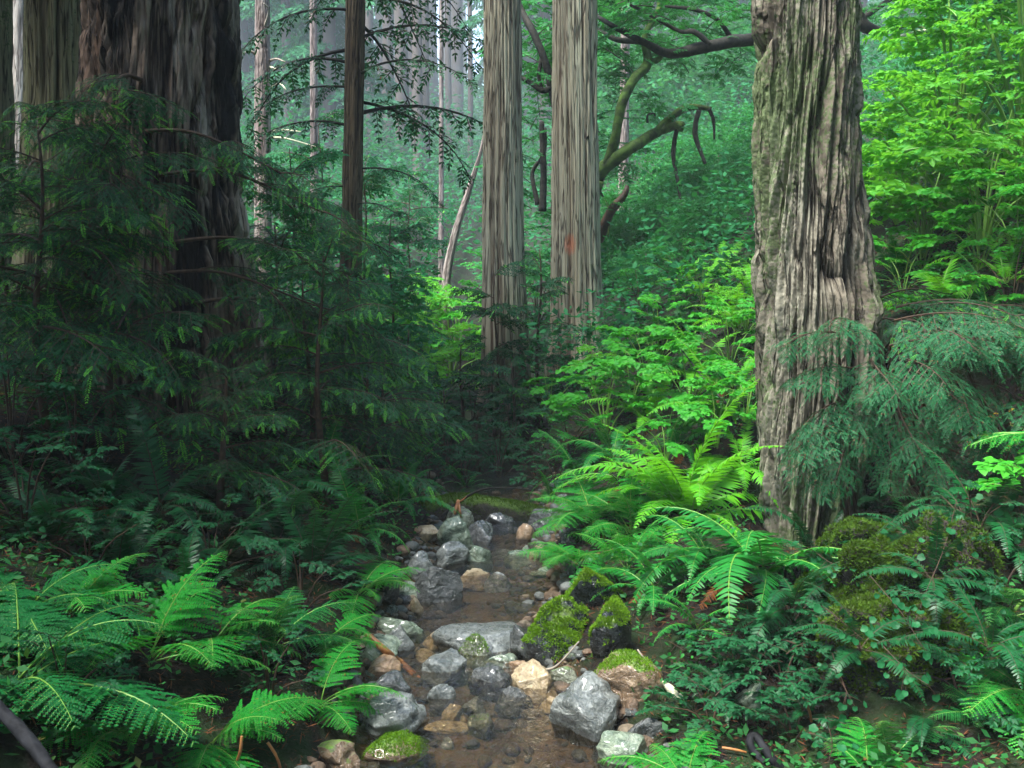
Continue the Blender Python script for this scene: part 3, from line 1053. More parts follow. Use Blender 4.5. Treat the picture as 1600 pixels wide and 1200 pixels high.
rock(712, 838, 58, 40, 'rock_mossg', 'yellow-green angular boulder in front of the mossy log', 19, .8, .2, .3, sharp=.45)
rock(706, 900, 58, 46, 'rock_blue', 'lavender-grey boulder behind the tall dark boulder', 20, .8, .2, .5)
rock(735, 926, 66, 30, 'rock_tan', 'low pale slab at the water edge below the boulder heap', 21, .7, .3, .1)
rock(776, 927, 46, 28, 'rock_blue', 'low blue-grey stone touching the pale slab', 22)
rock(812, 888, 46, 24, 'rock_green', 'smooth pale green stone in the stream below the orange stone', 23, .8, .25, cuts=4)
rock(786, 874, 38, 14, 'rock_blue', 'thin flat blue stone lying in the upper stream', 24, .7, .3, cuts=4)
rock(823, 850, 32, 28, 'rock_ochre', 'round orange-brown stone at the far water edge', 25, .8, .2, name='cobble')
rock(836, 878, 22, 16, 'rock_tan', 'cream pebble beside the far water edge', 26, name='cobble')
rock(822, 868, 20, 15, 'rock_green', 'small greenish stone next to the cream pebble', 27, name='cobble')
rock(843, 861, 20, 12, 'rock_tan', 'pinkish flat stone near the cream pebble', 28, name='cobble')
rock(800, 955, 30, 15, 'rock_blue', 'small grey stone alone in the open sandy water', 29, name='cobble')
rock(651, 963, 26, 26, 'rock_tan', 'cream angular chip below the tall dark boulder', 30, name='cobble', sharp=.4)
rock(626, 1026, 44, 46, 'rock_blue', 'smooth pale grey round stone behind the orange stick', 31, .8, .2, cuts=3)
rock(681, 1022, 42, 28, 'rock_tan', 'yellow-tan peaked stone above the silver-grey boulder', 32, .8, .2, sharp=.5)
rock(592, 1046, 72, 44, 'rock_green', 'grey-green boulder under the upper end of the orange stick', 33, .8, .2)
rock(600, 1068, 54, 34, 'rock_ochre', 'orange-tan angular stone under the orange stick', 34, .8, .2, sharp=.42)
rock(656, 1034, 46, 16, 'rock_tan', 'yellowish flat stone lying in the water near the orange stick', 35, .7, .3)
rock(738, 1048, 60, 48, 'rock_mossg', 'mottled boulder with a moss tuft behind the dark slate boulder', 36, .8, .2, mossy=(900, .5))
rock(782, 1058, 58, 30, 'rock_green', 'low mint-green stone behind the dark slate boulder', 37, .8, .25)
rock(812, 1056, 50, 18, 'rock_ochre', 'long pinkish stone above the tan boulder', 38, .5, .25, cuts=4, name='cobble')
rock(748, 1160, 56, 42, 'rock_mossg', 'olive striated stone in the shallow sandy water', 39, .8, .2, ridges=.08)
rock(742, 1128, 46, 34, 'rock_blue', 'pointed pale blue stone beside the olive striated stone', 40, .8, .2, sharp=.4)
rock(698, 1148, 70, 16, 'rock_tan', 'long tan bar of stone across the shallow water', 41, .4, .25, cuts=4)
rock(719, 1132, 18, 16, 'rock_tan', 'tiny cream pebble above the long tan stone', 42, name='cobble')
rock(697, 1172, 24, 16, 'rock_blue', 'small grey cobble in the sandy shallows nearest the viewer', 43, name='cobble')
rock(600, 1112, 130, 52, 'rock_dark', 'dark blue slab dipping into the water under the soft fern', 44, .8, .3, .2)
rock(600, 1206, 120, 40, 'rock_mossb', 'mossy brown boulder on the near shore below the ridged grey boulder', 45, .8, .3, mossy=(3000, .4))
rock(520, 1206, 90, 32, 'rock_mossb', 'brown lichened stone half under the fern fronds on the near shore', 46, .8, .3)
rock(985, 1206, 110, 52, 'rock_green', 'grey-brown boulder beneath the largest shiny boulder', 47, .8, .3)
rock(1015, 1165, 70, 40, 'rock_dark', 'dark wet stone at the foot of the largest shiny boulder', 48)
rock(1178, 1120, 48, 50, 'rock_green', 'grey rough stone set in the dark earth of the bank', 49, .8, .2)
rock(868, 1120, 46, 24, 'rock_tan', 'submerged tan stone between the tan boulder and the largest boulder', 50)
rock(880, 1072, 56, 22, 'rock_mossg', 'olive flat stone in the pool under the waterfall', 51)
rock(930, 1082, 40, 28, 'rock_tan', 'grey-tan stone behind the moss patched brown boulder', 52)
rock(601, 934, 52, 42, 'rock_dark', 'dark grey boulder under the ferns beside the tall faceted boulder', 53)
rock(638, 940, 36, 26, 'rock_green', 'grey-green stone between two dark boulders on the shore', 54)
rock(662, 846, 46, 30, 'rock_tan', 'pinkish pale boulder left of the yellow-green boulder', 55)
rock(655, 908, 52, 40, 'rock_blue', 'grey boulder wedged above the tall dark faceted boulder', 56)
rock(620, 1000, 80, 34, 'rock_green', 'flat mossy-grey slab at the shore below the cream chip', 57, .7, .3)
rock(890, 860, 46, 34, 'rock_dark', 'dark stone at the far shore under the soft fern', 58)
rock(848, 905, 40, 16, 'rock_green', 'olive flat stone at the water edge under the hanging fern', 59, .7, .3)
rock(780, 838, 60, 34, 'rock_dark', 'black wet stone against the mossy log', 60)
rock(850, 835, 60, 36, 'rock_dark', 'black knobbly stone under the log end', 61)
rock(900, 1110, 52, 36, 'rock_dark', 'dark wet stone beside the slanting face of the largest boulder', 62)
r = np.random.default_rng(77)
cob = [rock_mesh(400 + k, (1, .8, .6), mt, 4)[0] for k, mt in enumerate(['rock_blue', 'rock_dark', 'rock_tan', 'rock_green', 'rock_ochre', 'rock_blue'])]
for k in range(80):
    y = r.uniform(4.1, 10.3)
    sgn = r.choice([-1, 1])
    x = xc(y) + hw(y) * sgn * r.uniform(.55, 1.3)
    s = r.uniform(.05, .15)
    o = single('cobble', cob[k % 6], 'small wet cobble among the bigger rocks of the stream bed', 'rock', (x, y, float(T(x, y)) + s * .02), 'small cobbles strewn along the stream bed', r.uniform(0, 6))
    o.scale = (s, s * r.uniform(.7, 1), s * r.uniform(.8, 1.1))

# ------------------------------------------------------------------ fallen wood
def log_thing(name, label, cat, pts, rad, mat, seed, ns=20, wob=.2, mossy=None, n=40, extra=None, mat2=None):
    g = Geo()
    P = spline(pts, n)
    base = P[0].copy()
    tube(g, P - base, np.interp(np.linspace(0, 1, n), np.linspace(0, 1, len(rad)), rad), ns, 0, wob, seed)
    me = g.mesh(name, mat)
    if not mossy and not extra:
        return single(name, me, label, cat, base)
    t = thing(name, label, cat, base)
    part('wood', me, t)
    if mossy:
        r = np.random.default_rng(seed)
        k = r.integers(0, n, mossy)
        a = r.normal(math.pi / 2, .75, mossy)
        rr_ = np.interp(k / n, np.linspace(0, 1, len(rad)), rad)
        tg = nrm(np.gradient(P, axis=0))[k]
        fy = np.array([0, 0, 1.0]) - tg * tg[:, 2:3]
        fx = np.cross(tg, fy)
        nn = nrm(fx * np.cos(a)[:, None] + fy * np.sin(a)[:, None])
        pos = P[k] - base + nn * (rr_ * (1 + wob * .5 * fbm(P[k] * 4, 2, seed)))[:, None] + tg * r.uniform(-.03, .03, (mossy, 1))
        dr = nrm(nn + r.normal(0, .5, (mossy, 3)))
        l = r.uniform(.012, .035, mossy)
        F = frames(dr, r.normal(0, 1, (mossy, 3))) * np.stack([l, l * .3, l], -1)[:, None, :]
        g2 = Geo()
        inst(g2, *RH, F, pos - dr * .006)
        part('moss', g2.mesh('moss', 'moss_dark', False), t)
    for nm, pp, rd, mt in (extra or []):
        g3 = Geo()
        tube(g3, spline(pp, 10) - base, np.interp(np.linspace(0, 1, 10), np.linspace(0, 1, len(rd)), rd), 6, 0, .3, seed)
        part(nm, g3.mesh(nm, mt), t)
    return t


Yl = float(G(700, 822)[1])
log_thing('fallen_log', 'thick moss-covered log lying across the head of the stream', 'log',
          [at(660, 806, Yl + .1), at(720, 800, Yl + .15), at(790, 806, Yl + .3), at(860, 818, Yl + .5), at(905, 832, Yl + .7)],
          [.15, .17, .155, .13, .10], 'mosslog', 3, 28, .18, 9000)
log_thing('fallen_branch', 'thin dark bent branch with orange splintered end on mossy log', 'branch',
          [at(690, 808, Yl - .1), at(715, 786, Yl - .05), at(750, 766, Yl), at(790, 762, Yl + .1), at(830, 766, Yl + .3)], [.016, .013, .008, .005], 'darkwood', 5, 6, .15,
          extra=[('splinter', [at(716, 782, Yl - .1), at(711, 800, Yl - .2), at(709, 808, Yl - .2)], [.016, .017, .006], 'peeled'),
                 ('splinter', [at(716, 784, Yl - .1), at(719, 800, Yl - .22), at(720, 812, Yl - .22)], [.014, .014, .006], 'peeled'),
                 ('splinter', [at(714, 786, Yl - .1), at(724, 780, Yl - .1), at(729, 775, Yl - .1)], [.009, .007, .003], 'peeled')])
p0, p1 = G(590, 1040), G(655, 1066)
log_thing('peeled_stick', 'orange peeled stick slanting from the ferns into the water', 'stick',
          [at(572, 990, p0[1]), at(600, 1015, p0[1] - .05), at(628, 1037, p1[1] + .12), at(657, 1064, p1[1] - .02)], [.018, .02, .019, .021], 'peeled', 8, 9, .25)
q = G(880, 1050)[1]
log_thing('thin_stick', 'thin grey stick leaning against the black mossy boulder', 'stick', [at(846, 1047, q), at(870, 1040, q - .02), at(905, 1002, q + .03)], [.008, .007, .004], 'greystick', 9, 6, .2)
q = G(1040, 1060)[1]
log_thing('lichen_branch', 'pale lichen-crusted dead branch hanging over the bank', 'branch',
          [at(996, 1015, q + .05), at(1020, 1048, q - .05), at(1045, 1080, q - .12), at(1076, 1104, q - .2)], [.005, .008, .011, .016], 'greystick', 10, 7, .35,
          extra=[('lichen', [at(1036, 1066, q - .1), at(1048, 1078, q - .15), at(1062, 1094, q - .2)], [.012, .024, .016], 'lichen'),
                 ('lichen', [at(1060, 1086, q - .16), at(1070, 1098, q - .2), at(1077, 1108, q - .22)], [.014, .026, .012], 'lichen')])
q = G(1180, 1180)[1]
log_thing('bent_root', 'black shiny bent root looping out of the near bank', 'root',
          [at(1235, 1215, q - .1), at(1205, 1185, q - .08), at(1180, 1150, q), at(1172, 1160, q - .02), at(1180, 1178, q - .04), at(1200, 1195, q - .1)], [.022, .022, .018, .018, .02, .014], 'blacklog', 11, 9, .2)
log_thing('dark_pole', 'smooth black wet pole leaning in from the frame corner below the ferns', 'log',
          [at(-60, 1045, 3.35), at(0, 1110, 3.2), at(45, 1158, 3.1), at(100, 1230, 2.95)], [.021, .020, .022, .021], 'blacklog', 12, 16, .35)
for a, b, q, lb in (((378, 1150), (366, 1200), None, 'short orange twig poking up beside the lower soft fern'), ((418, 1160), (438, 1200), None, 'orange twig standing under the drooping frond tip'),
                    ((1254, 1090), (1268, 1128), None, 'short orange stick upright in the dark bank earth'), ((1128, 1168), (1166, 1176), None, 'orange splinter lying across the near bank'),
                    ((1332, 826), (1356, 790), None, 'rust coloured twig leaning in the hollow under the furrowed tree')):
    Yq = float(G(*b)[1]) - .05
    log_thing('orange_twig', lb, 'twig', [at(*a, Yq), at((a[0] + b[0]) / 2 + 3, (a[1] + b[1]) / 2, Yq - .01), at(*b, Yq)], [.006, .007, .006], 'peeled', a[0], 6, .3)

# ------------------------------------------------------------------ mossy mounds of the right bank
def mound(px, py, wpx, hpx, label, seed, nm, lo=.35, dy=.7, name='mossy_mound'):
    p = G(px, py)
    s = mpp(p[1])
    w, h = wpx * s, hpx * s
    me, mm = rock_mesh(seed, (w, w * dy, h), 'mossearth', 6, 2, .75, .05, (int(nm * 3.2), lo - .75, 'moss_dark', 1.6), .7)
    t = thing(name, label, 'mound', (p[0], p[1] + w * dy * .2, p[2] + h * .1))
    part('earth', me, t)
    part('moss', mm, t)


mound(1385, 960, 150, 190, 'rounded earth mound under dark moss in the middle of the bank', 61, 9000)
mound(1400, 1050, 230, 150, 'broad dark mossy mound bulging over the hollow at the bank foot', 62, 8000, .3)
mound(1350, 870, 110, 90, 'small mossy lump littered with red needles below the root hollow', 63, 3500)
mound(1275, 935, 60, 60, 'mossy stump top at the edge of the drooping sword fern', 64, 2500)
mound(1480, 960, 160, 220, 'dark ivy-hung earth mound behind the trailing vines', 65, 4000, .45)

# ================================================================== BIG TREES
burnt, bA, axA = trunk_tree('redwood', 'massive redwood with charred black patches rising behind the young conifers', 9.0,
                            [(0, 150, 360), (150, 145, 362), (300, 135, 366), (450, 125, 384), (600, 112, 398), (700, 95, 415)], 'rw_burnt',
                            depth=.11, kf=7.0, kz=.9, fine=.6, crack=5.0, nth=420, nz=380, ztop=17, seed=3, flare=.1, lobes=.07)
left, bB, axB = trunk_tree('redwood', 'thick greenish-barked redwood just behind the charred one', 11.0,
                           [(0, 46, 165), (150, 45, 165), (300, 38, 168), (500, 22, 175), (650, 10, 180)], 'rw_left', depth=.07, kf=11, kz=.4, nth=300, nz=300, ztop=17, seed=5, twist=.03)
trunk_tree('redwood', 'dark redwood trunk cut by the frame edge beyond the greenish one', 13.0,
           [(0, -40, 15), (240, -42, 18), (500, -45, 22)], 'rw_left', depth=.04, kf=9, kz=.5, nth=160, nz=160, ztop=16, seed=6)
trunk_tree('slender_tree', 'pale pinkish slender trunk with broken lichen-yellow stubs', 20.0,
           [(0, 399, 421), (150, 398, 422), (400, 398, 425), (560, 397, 428)], 'pale_trunk', depth=.014, kf=9, kz=3, nth=90, nz=200, ztop=20, seed=7)
pale = SC.objects['slender_tree']
pb = np.array(pale.location)
g_i = 0
for (a, b, c_) in (((421, 95), (432, 92), (446, 97)), ((420, 104), (434, 108), (452, 100)), ((422, 138), (436, 130), (447, 140)), ((424, 205), (445, 203), (470, 206)),
                   ((424, 215), (450, 217), (498, 231)), ((400, 85), (390, 80), (378, 84)), ((402, 70), (420, 20), (412, 5))):
    g = Geo()
    tube(g, spline([at(*a, 20), at(*b, 19.8), at(*c_, 19.6)], 8) - pb, np.linspace(.03, .012, 8), 5, 0, .3, g_i)
    part('broken_branch', g.mesh('broken_branch', 'lichen' if g_i in (3, 4, 2, 1) else 'greystick'), pale)
    g_i += 1
dark, bE, axE = trunk_tree('redwood', 'slim dark redwood with hanging boughs, standing alone in the clearing', 16.0,
                           [(0, 541, 570), (200, 538, 567), (400, 531, 565), (575, 527, 564)], 'dark_trunk', depth=.022, kf=14, kz=.6, nth=140, nz=300, ztop=16, seed=8)
mid, bF, axF = trunk_tree('redwood', 'straight fluted redwood with sprouts round its base', 14.0,
                          [(0, 758, 811), (200, 756, 814), (400, 754, 818), (600, 750, 828), (680, 738, 838)], 'rw_pale', depth=.045, kf=19, kz=.3, nth=260, nz=300, ztop=17, seed=9, warp=.22, fine=.45, flare=.15)
tall, bG, axG = trunk_tree('redwood', 'straight pale redwood with an orange paint blaze on its bark', 15.0,
                           [(0, 865, 930), (200, 864, 932), (400, 863, 936), (550, 862, 942)], 'rw_pale', depth=.05, kf=18, kz=.28, nth=260, nz=300, ztop=18, seed=10, warp=.22, fine=.45, flare=.2)
pp = at(889, 384, 15) - bG
M['rw_paint'] = bark_mat('painted_redwood_bark', (.085, .052, .033), (.295, .25, .17), (.43, .41, .295), streak=.4, zs=.05, fine=38, paint=((float(pp[0]), 0, float(pp[2])), .12, .2))
tall.children[0].data.materials[0] = M['rw_paint']
for px, py in ((919, 214),):
    P = at(px, py, 15 - .34) - bG
    g = Geo()
    tube(g, [P + [0, .06, 0], P, P + [0, -.04, .01]], [.022, .017, .008], 8, 0, .3, px)
    part('knot', g.mesh('knot', 'darkwood'), tall)
big, bH, axH = trunk_tree('redwood', 'leaning redwood with deep spiral furrows and mossy strips', 7.5,
                          [(0, 1185, 1331), (120, 1188, 1331), (250, 1190, 1334), (400, 1190, 1347), (480, 1194, 1362), (560, 1195, 1366), (700, 1196, 1356), (800, 1200, 1342)], 'rw_big',
                          depth=.095, kf=8.5, kz=.62, twist=-.2, nth=520, nz=560, ztop=15, seed=12, warp=.26, fine=.85, crack=5.5, lobes=.035)


def ring_boughs(t, base, ax, zs, kind_, Lr, pit, azs=None):
    zz, c, rd = ax
    it = []
    for k, z in enumerate(zs):
        a = (k * 137.5 + random.uniform(-20, 20)) % 360 if azs is None else random.uniform(*azs[k % len(azs)])
        rr_ = float(np.interp(z, zz, rd)) * .8
        p = (float(np.interp(z, zz, c)) - base[0] + rr_ * math.cos(RAD(a)), rr_ * math.sin(RAD(a)), z - base[2])
        it.append((p, a, random.uniform(*pit), random.uniform(*Lr)))
    add_boughs(t, kind_, it)


ring_boughs(burnt, bA, axA, np.linspace(7.4, 15.5, 16), 'mid', (2.2, 3.2), (-5, 20), [(130, 270)])  # crown boughs above the view, added to shade the left bank
ring_boughs(left, bB, axB, np.linspace(7.6, 16, 24), 'mid', (2.6, 3.8), (-5, 20), [(90, 290)])  # likewise unseen overhead, added as shade for the left side
ring_boughs(dark, bE, axE, np.linspace(5.0, 11.5, 34), 'hang', (1.8, 3.2), (-18, 14), [(150, 205), (-30, 30), (20, 70), (150, 215), (-40, 20), (120, 170)])
ring_boughs(dark, bE, axE, np.linspace(2.6, 4.6, 8), 'hang', (1.0, 1.7), (-25, 0), [(-60, 0), (150, 220)])
ring_boughs(big, bH, axH, np.linspace(11, 14.5, 6), 'mid', (1.8, 2.4), (-5, 20), [(200, 330)])


# low limbs of the charred and the greenish redwood, hung with sprays
def low_limb(t, base, start, px, py, Y, nb, L, kind_='near'):
    e = at(px, py, Y) - base
    s0 = np.asarray(start) - base
    m = (s0 + e) / 2 + np.array([0, 0, .18])
    P = spline([s0, m, e], 14)
    g = Geo()
    tube(g, P, np.linspace(.022, .006, 14), 6, 0, .2, int(px))
    b = part('limb', g.mesh('limb', 'twig'), t)
    d = e - s0
    a0 = math.degrees(math.atan2(d[1], d[0]))
    for k in range(nb):
        i = int(5 + 8.9 * k / max(1, nb - 1))
        part('bough', random.choice(BG[kind_]), b, euler4(P[min(i, 13)], RAD(a0 + random.choice((-1, 1)) * random.uniform(5, 75)), RAD(random.uniform(-28, 8)), RAD(random.uniform(-25, 25)), L * random.uniform(.7, 1.2)))


for px, py, Y in ((60, 200, 8.0), (150, 190, 7.6), (440, 270, 8.0), (500, 330, 8.2), (30, 290, 7.2), (110, 280, 7.1), (190, 300, 7.0),
                  (540, 430, 8.2), (60, 380, 6.8), (150, 390, 6.8), (500, 480, 8.0), (90, 470, 6.8), (180, 520, 6.8), (560, 520, 8.4), (30, 480, 6.9)):
    on_b = px < 110
    ax = axB if on_b else axA
    z0 = float(at(px, py - 40, 9)[2])
    tr_, bs = (left, bB) if on_b else (burnt, bA)
    low_limb(tr_, bs, (float(np.interp(z0, ax[0], ax[1])) + random.uniform(-.3, .3), bs[1] - .6, z0), px, py, Y, 5, .72)


# ------------------------------------------------------------------ mossy bay trees with crooked limbs
def bay_tree(label, base, trunk_pts, trunk_r, limbs, leaves, mat='mosslimb'):
    t = thing('bay_tree', label, 'tree', base)
    g = Geo()
    tube(g, spline(trunk_pts, 24) - base, np.interp(np.linspace(0, 1, 24), np.linspace(0, 1, len(trunk_r)), trunk_r), 12, 0, .2, 1)
    part('trunk', g.mesh('trunk', mat), t)
    for pts, rd, mt in limbs:
        g = Geo()
        nn = 8 * len(pts)
        tube(g, spline(pts, nn) - base, np.interp(np.linspace(0, 1, nn), np.linspace(0, 1, len(rd)), rd), 9, 0, .25, len(pts))
        lb = part('limb', g.mesh('limb', mt), t)
        Q = spline(pts, nn)
        for q_ in range(3 if len(pts) > 3 else 1):
            e = Q[int(random.uniform(.35, .98) * (nn - 1))] - base
            part('twig', random.choice(LF['bay']), lb, euler4(e, random.uniform(0, 6.3), random.uniform(-.6, .6), random.uniform(-.5, .5), random.uniform(.3, .6)))
    for P, L in leaves:
        part('leafy_branch', random.choice(LF['bay']), t, euler4(P - base, random.uniform(0, 6.3), random.uniform(-.4, .5), random.uniform(-.4, .4), L))
    return t


Y = 19.0
k = mpp(Y)
lim = lambda pts, r, mt='mosslimb', dy=0: ([at(x, y, Y + dy + .3 * math.sin(x * .05)) for x, y in pts], [q * k * (.82 if mt == 'mosslimb' else 1) for q in r], mt)
bb = on(at(915, 500, Y)[0], Y)
bay_tree('crooked mossy bay tree bending out from behind the pale redwood', bb,
         [bb + [0, 0, -.2], at(912, 420, Y), at(918, 330, Y), at(930, 282, Y)], [20 * k, 17 * k, 15 * k, 14 * k],
         [lim([(926, 290), (945, 262), (985, 232), (1030, 205), (1064, 195), (1062, 205)], [14, 13, 11, 9, 7, 4]),
          lim([(1024, 207), (1045, 186), (1075, 168), (1112, 170)], [8, 7, 6, 4]),
          lim([(948, 258), (962, 210), (972, 160), (992, 122), (1012, 98), (1008, 55), (1030, 10), (1024, -60)], [10, 9, 9, 9, 9, 6, 5, 4]),
          lim([(1012, 98), (1030, 92), (1040, 75)], [7, 5, 3]),
          lim([(1058, 200), (1052, 240), (1060, 290), (1066, 335)], [4, 3.5, 2.5, 1.5], 'darkwood'),
          lim([(1092, 172), (1086, 210), (1102, 256)], [4, 4, 2.5], 'darkwood'),
          lim([(1108, 170), (1115, 190), (1116, 218)], [3, 2.5, 1.5], 'darkwood'),
          lim([(1012, 192), (1012, 180), (1022, 178), (1024, 188)], [2, 1.6, 1.6, 1.2], 'darkwood'),
          lim([(934, 375), (955, 330), (975, 305), (980, 290)], [9, 7, 5, 3], 'twig'),
          lim([(930, 45), (965, 62), (1005, 66), (1045, 84)], [3, 4, 4, 5], 'darkwood'),
          lim([(920, 270), (938, 300), (952, 330), (950, 370)], [3, 2.5, 2, 1.2], 'mosslimb'),
          lim([(908, 300), (880, 220), (858, 120), (838, 60), (812, 10), (790, -60)], [9, 7, 6, 6, 5, 4], 'darkwood'),
          lim([(862, 135), (848, 142), (830, 130), (808, 118)], [4, 5, 4, 3], 'darkwood'),
          lim([(846, 90), (842, 120), (850, 145)], [3, 3, 2], 'darkwood'),
          lim([(840, 320), (832, 270), (850, 240), (852, 200)], [4, 3, 3, 2], 'darkwood'),
          lim([(848, 330), (849, 260), (846, 190)], [6, 5, 4], 'darkwood')],
         [(at(random.uniform(815, 1180), random.uniform(-120, 120), random.uniform(18.5, 22)), random.uniform(.9, 1.5)) for _ in range(120)]
         + [(at(random.uniform(818, 870), random.uniform(60, 460), random.uniform(19, 21)), random.uniform(.7, 1.1)) for _ in range(44)]
         + [(at(random.uniform(940, 1000), random.uniform(90, 400), random.uniform(20, 22)), random.uniform(.7, 1.1)) for _ in range(30)])
Y = 16.0
k = mpp(Y)
bb = on(at(1265, 400, Y)[0], Y)
bay_tree('dark bay tree hidden behind the furrowed redwood, limbs reaching out both ways', bb,
         [bb + [0, 0, -.2], at(1270, 250, Y), at(1280, 120, Y), at(1300, 40, Y)], [22 * k, 18 * k, 15 * k, 12 * k],
         [lim([(1275, 60), (1230, 45), (1180, 60), (1115, 70), (1050, 84), (1010, 68), (960, 42), (925, 20)], [11, 10, 10, 9, 8, 5, 4, 2.5], 'darkwood'),
          lim([(1110, 70), (1085, 50), (1060, 48), (1010, 20), (985, 8)], [4, 4, 3, 3, 2], 'darkwood'),
          lim([(1140, 55), (1120, 30), (1085, 15), (1040, 10)], [4, 3, 3, 2], 'darkwood'),
          lim([(1300, -40), (1332, 0), (1345, 36), (1368, 48), (1392, 48)], [9, 9, 10, 8, 5], 'darkwood'),
          lim([(1390, 48), (1430, 40), (1480, 62), (1530, 75)], [3, 3, 2.5, 2], 'mosslimb'),
          lim([(1392, 60), (1425, 52), (1450, 48), (1500, 62)], [2.5, 2.5, 2, 1.2], 'lichen'),
          lim([(1345, 30), (1375, 10), (1420, -20)], [5, 4, 3], 'darkwood')],
         [(at(random.uniform(960, 1190), random.uniform(-100, 60), random.uniform(15, 18)), random.uniform(.6, 1.0)) for _ in range(40)]
         + [(at(random.uniform(1335, 1620), random.uniform(-100, 90), random.uniform(15.5, 19)), random.uniform(.6, 1.1)) for _ in range(26)], 'darkwood')

# ================================================================== DISTANT FOREST IN THE MIST
def far_trunk(seed, rad, h, lean=0.0):
    g = Geo()
    z = np.linspace(-.6, h, 26)
    tube(g, np.stack([lean * z + .04 * np.sin(z * .5 + seed), .03 * np.cos(z * .4 + seed), z], -1), rad * (1 - .55 * (z.clip(0) / h)), 14, 0, .12, seed)
    return g.mesh('trunk', 'far_trunk')


def far_crown(seed, h, z0, L, nb, kind_mats=('conifer_far', 'twig', 'conifer_far')):
    r = np.random.default_rng(seed)
    tp = [bough(900 + seed * 3 + q, None, nb=8, detail=False, tips=.02, e0=5, e1=-45, shoot=.15) for q in range(2)]
    g = Geo()
    for i in range(nb):
        u = (i + r.uniform(-.3, .3)) / nb
        z = z0 + (h - z0) * u
        a = i * 2.4 + r.uniform(-.4, .4)
        s = L * (1.1 - .8 * u) * r.uniform(.6, 1.2)
        b = tp[i % 2]
        V = b.verts()
        pit = r.uniform(-.1, .3)
        Vx = V[:, 0] * math.cos(pit) - V[:, 2] * math.sin(pit)
        Vz = V[:, 0] * math.sin(pit) + V[:, 2] * math.cos(pit)
        W = np.stack([Vx * math.cos(a) - V[:, 1] * math.sin(a), Vx * math.sin(a) + V[:, 1] * math.cos(a), Vz], -1) * s
        b0 = g.n
        g.add(W + np.array([0, 0, z]), np.concatenate(b.q), 0)
    return g.mesh('crown', 'conifer_far', False)


def round_crown(seed, rx, rz, nc=110, nl=55, ll=.17, mat='bay', z0=0):
    r = np.random.default_rng(seed)
    g = Geo()
    c = nrm(r.normal(0, 1, (nc, 3))) * (r.random((nc, 1)) ** .45)
    c[:, 2] = np.abs(c[:, 2]) * 1.2 - .3
    c = c * np.array([rx, rx, rz])
    cr = r.uniform(.25, .6, nc)
    pos = np.repeat(c, nl, 0) + r.normal(0, 1, (nc * nl, 3)) * np.repeat(cr, nl)[:, None] * np.array([.6, .6, .32])
    F = frames(r.normal(0, 1, (nc * nl, 3)) * np.array([1, 1, .5]), np.array([0, 0, 1.0]) + r.normal(0, .6, (nc * nl, 3)))
    l = ll * r.uniform(.6, 1.3, nc * nl)
    inst(g, *RH, F * np.stack([l, l * .45, l], -1)[:, None, :], pos + np.array([0, 0, z0]), 0)
    return g.mesh('crown', mat, False)


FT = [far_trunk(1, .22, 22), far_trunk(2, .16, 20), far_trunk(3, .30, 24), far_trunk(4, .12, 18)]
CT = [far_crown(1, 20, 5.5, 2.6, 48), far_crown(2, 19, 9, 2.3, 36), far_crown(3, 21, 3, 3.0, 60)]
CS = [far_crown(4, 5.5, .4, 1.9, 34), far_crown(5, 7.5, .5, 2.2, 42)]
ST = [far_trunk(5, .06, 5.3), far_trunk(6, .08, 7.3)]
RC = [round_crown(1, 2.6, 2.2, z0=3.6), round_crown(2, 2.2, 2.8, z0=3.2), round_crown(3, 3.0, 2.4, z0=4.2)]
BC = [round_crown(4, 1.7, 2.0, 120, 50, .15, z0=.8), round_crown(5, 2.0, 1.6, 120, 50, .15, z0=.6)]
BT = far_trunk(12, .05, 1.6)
RT = [far_trunk(7, .14, 4.4), far_trunk(8, .12, 4.2, .12), far_trunk(9, .16, 5.0, -.1)]
r = np.random.default_rng(5)


def far_tree(name, px, Y, tm, cm, label, group, s=1.0, dz=0, tilt=None):
    if (560 < px < 765 or 1335 < px < 1420) and Y > 24:
        if name != 'tall_tree':
            return
        cm = None
        s *= 1.15
    if Y > 28:
        s *= (28 + (Y - 28) * 3.4) / Y
        Y = 28 + (Y - 28) * 3.4
    x = at(px, 400, Y)[0]
    t = thing(name, label, 'bush' if name == 'leafy_thicket' else 'tree', on(x, Y) + [0, 0, dz], group, r.uniform(0, 6.3))
    t.scale = (s, s, s)
    part('trunk', tm, t)
    if cm is not None:
        part('crown', cm, t)
    return t


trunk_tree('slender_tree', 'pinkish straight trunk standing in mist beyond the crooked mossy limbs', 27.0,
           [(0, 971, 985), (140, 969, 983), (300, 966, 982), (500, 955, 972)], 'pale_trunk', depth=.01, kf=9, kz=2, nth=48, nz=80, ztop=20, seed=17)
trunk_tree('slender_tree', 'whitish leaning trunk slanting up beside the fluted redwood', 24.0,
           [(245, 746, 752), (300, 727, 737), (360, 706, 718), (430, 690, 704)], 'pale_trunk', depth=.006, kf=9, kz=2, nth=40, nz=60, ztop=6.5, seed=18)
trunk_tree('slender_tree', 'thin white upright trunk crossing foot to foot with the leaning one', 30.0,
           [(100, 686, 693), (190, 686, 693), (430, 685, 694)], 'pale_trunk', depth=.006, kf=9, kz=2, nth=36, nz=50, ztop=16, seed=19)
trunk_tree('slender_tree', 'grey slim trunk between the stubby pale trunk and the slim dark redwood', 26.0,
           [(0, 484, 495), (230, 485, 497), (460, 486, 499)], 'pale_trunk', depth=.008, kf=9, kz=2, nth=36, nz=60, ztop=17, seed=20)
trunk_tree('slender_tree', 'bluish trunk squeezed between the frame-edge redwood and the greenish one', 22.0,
           [(0, 16, 46), (200, 16, 47), (420, 14, 48)], 'far_trunk', depth=.015, kf=9, kz=1, nth=60, nz=80, ztop=19, seed=21)
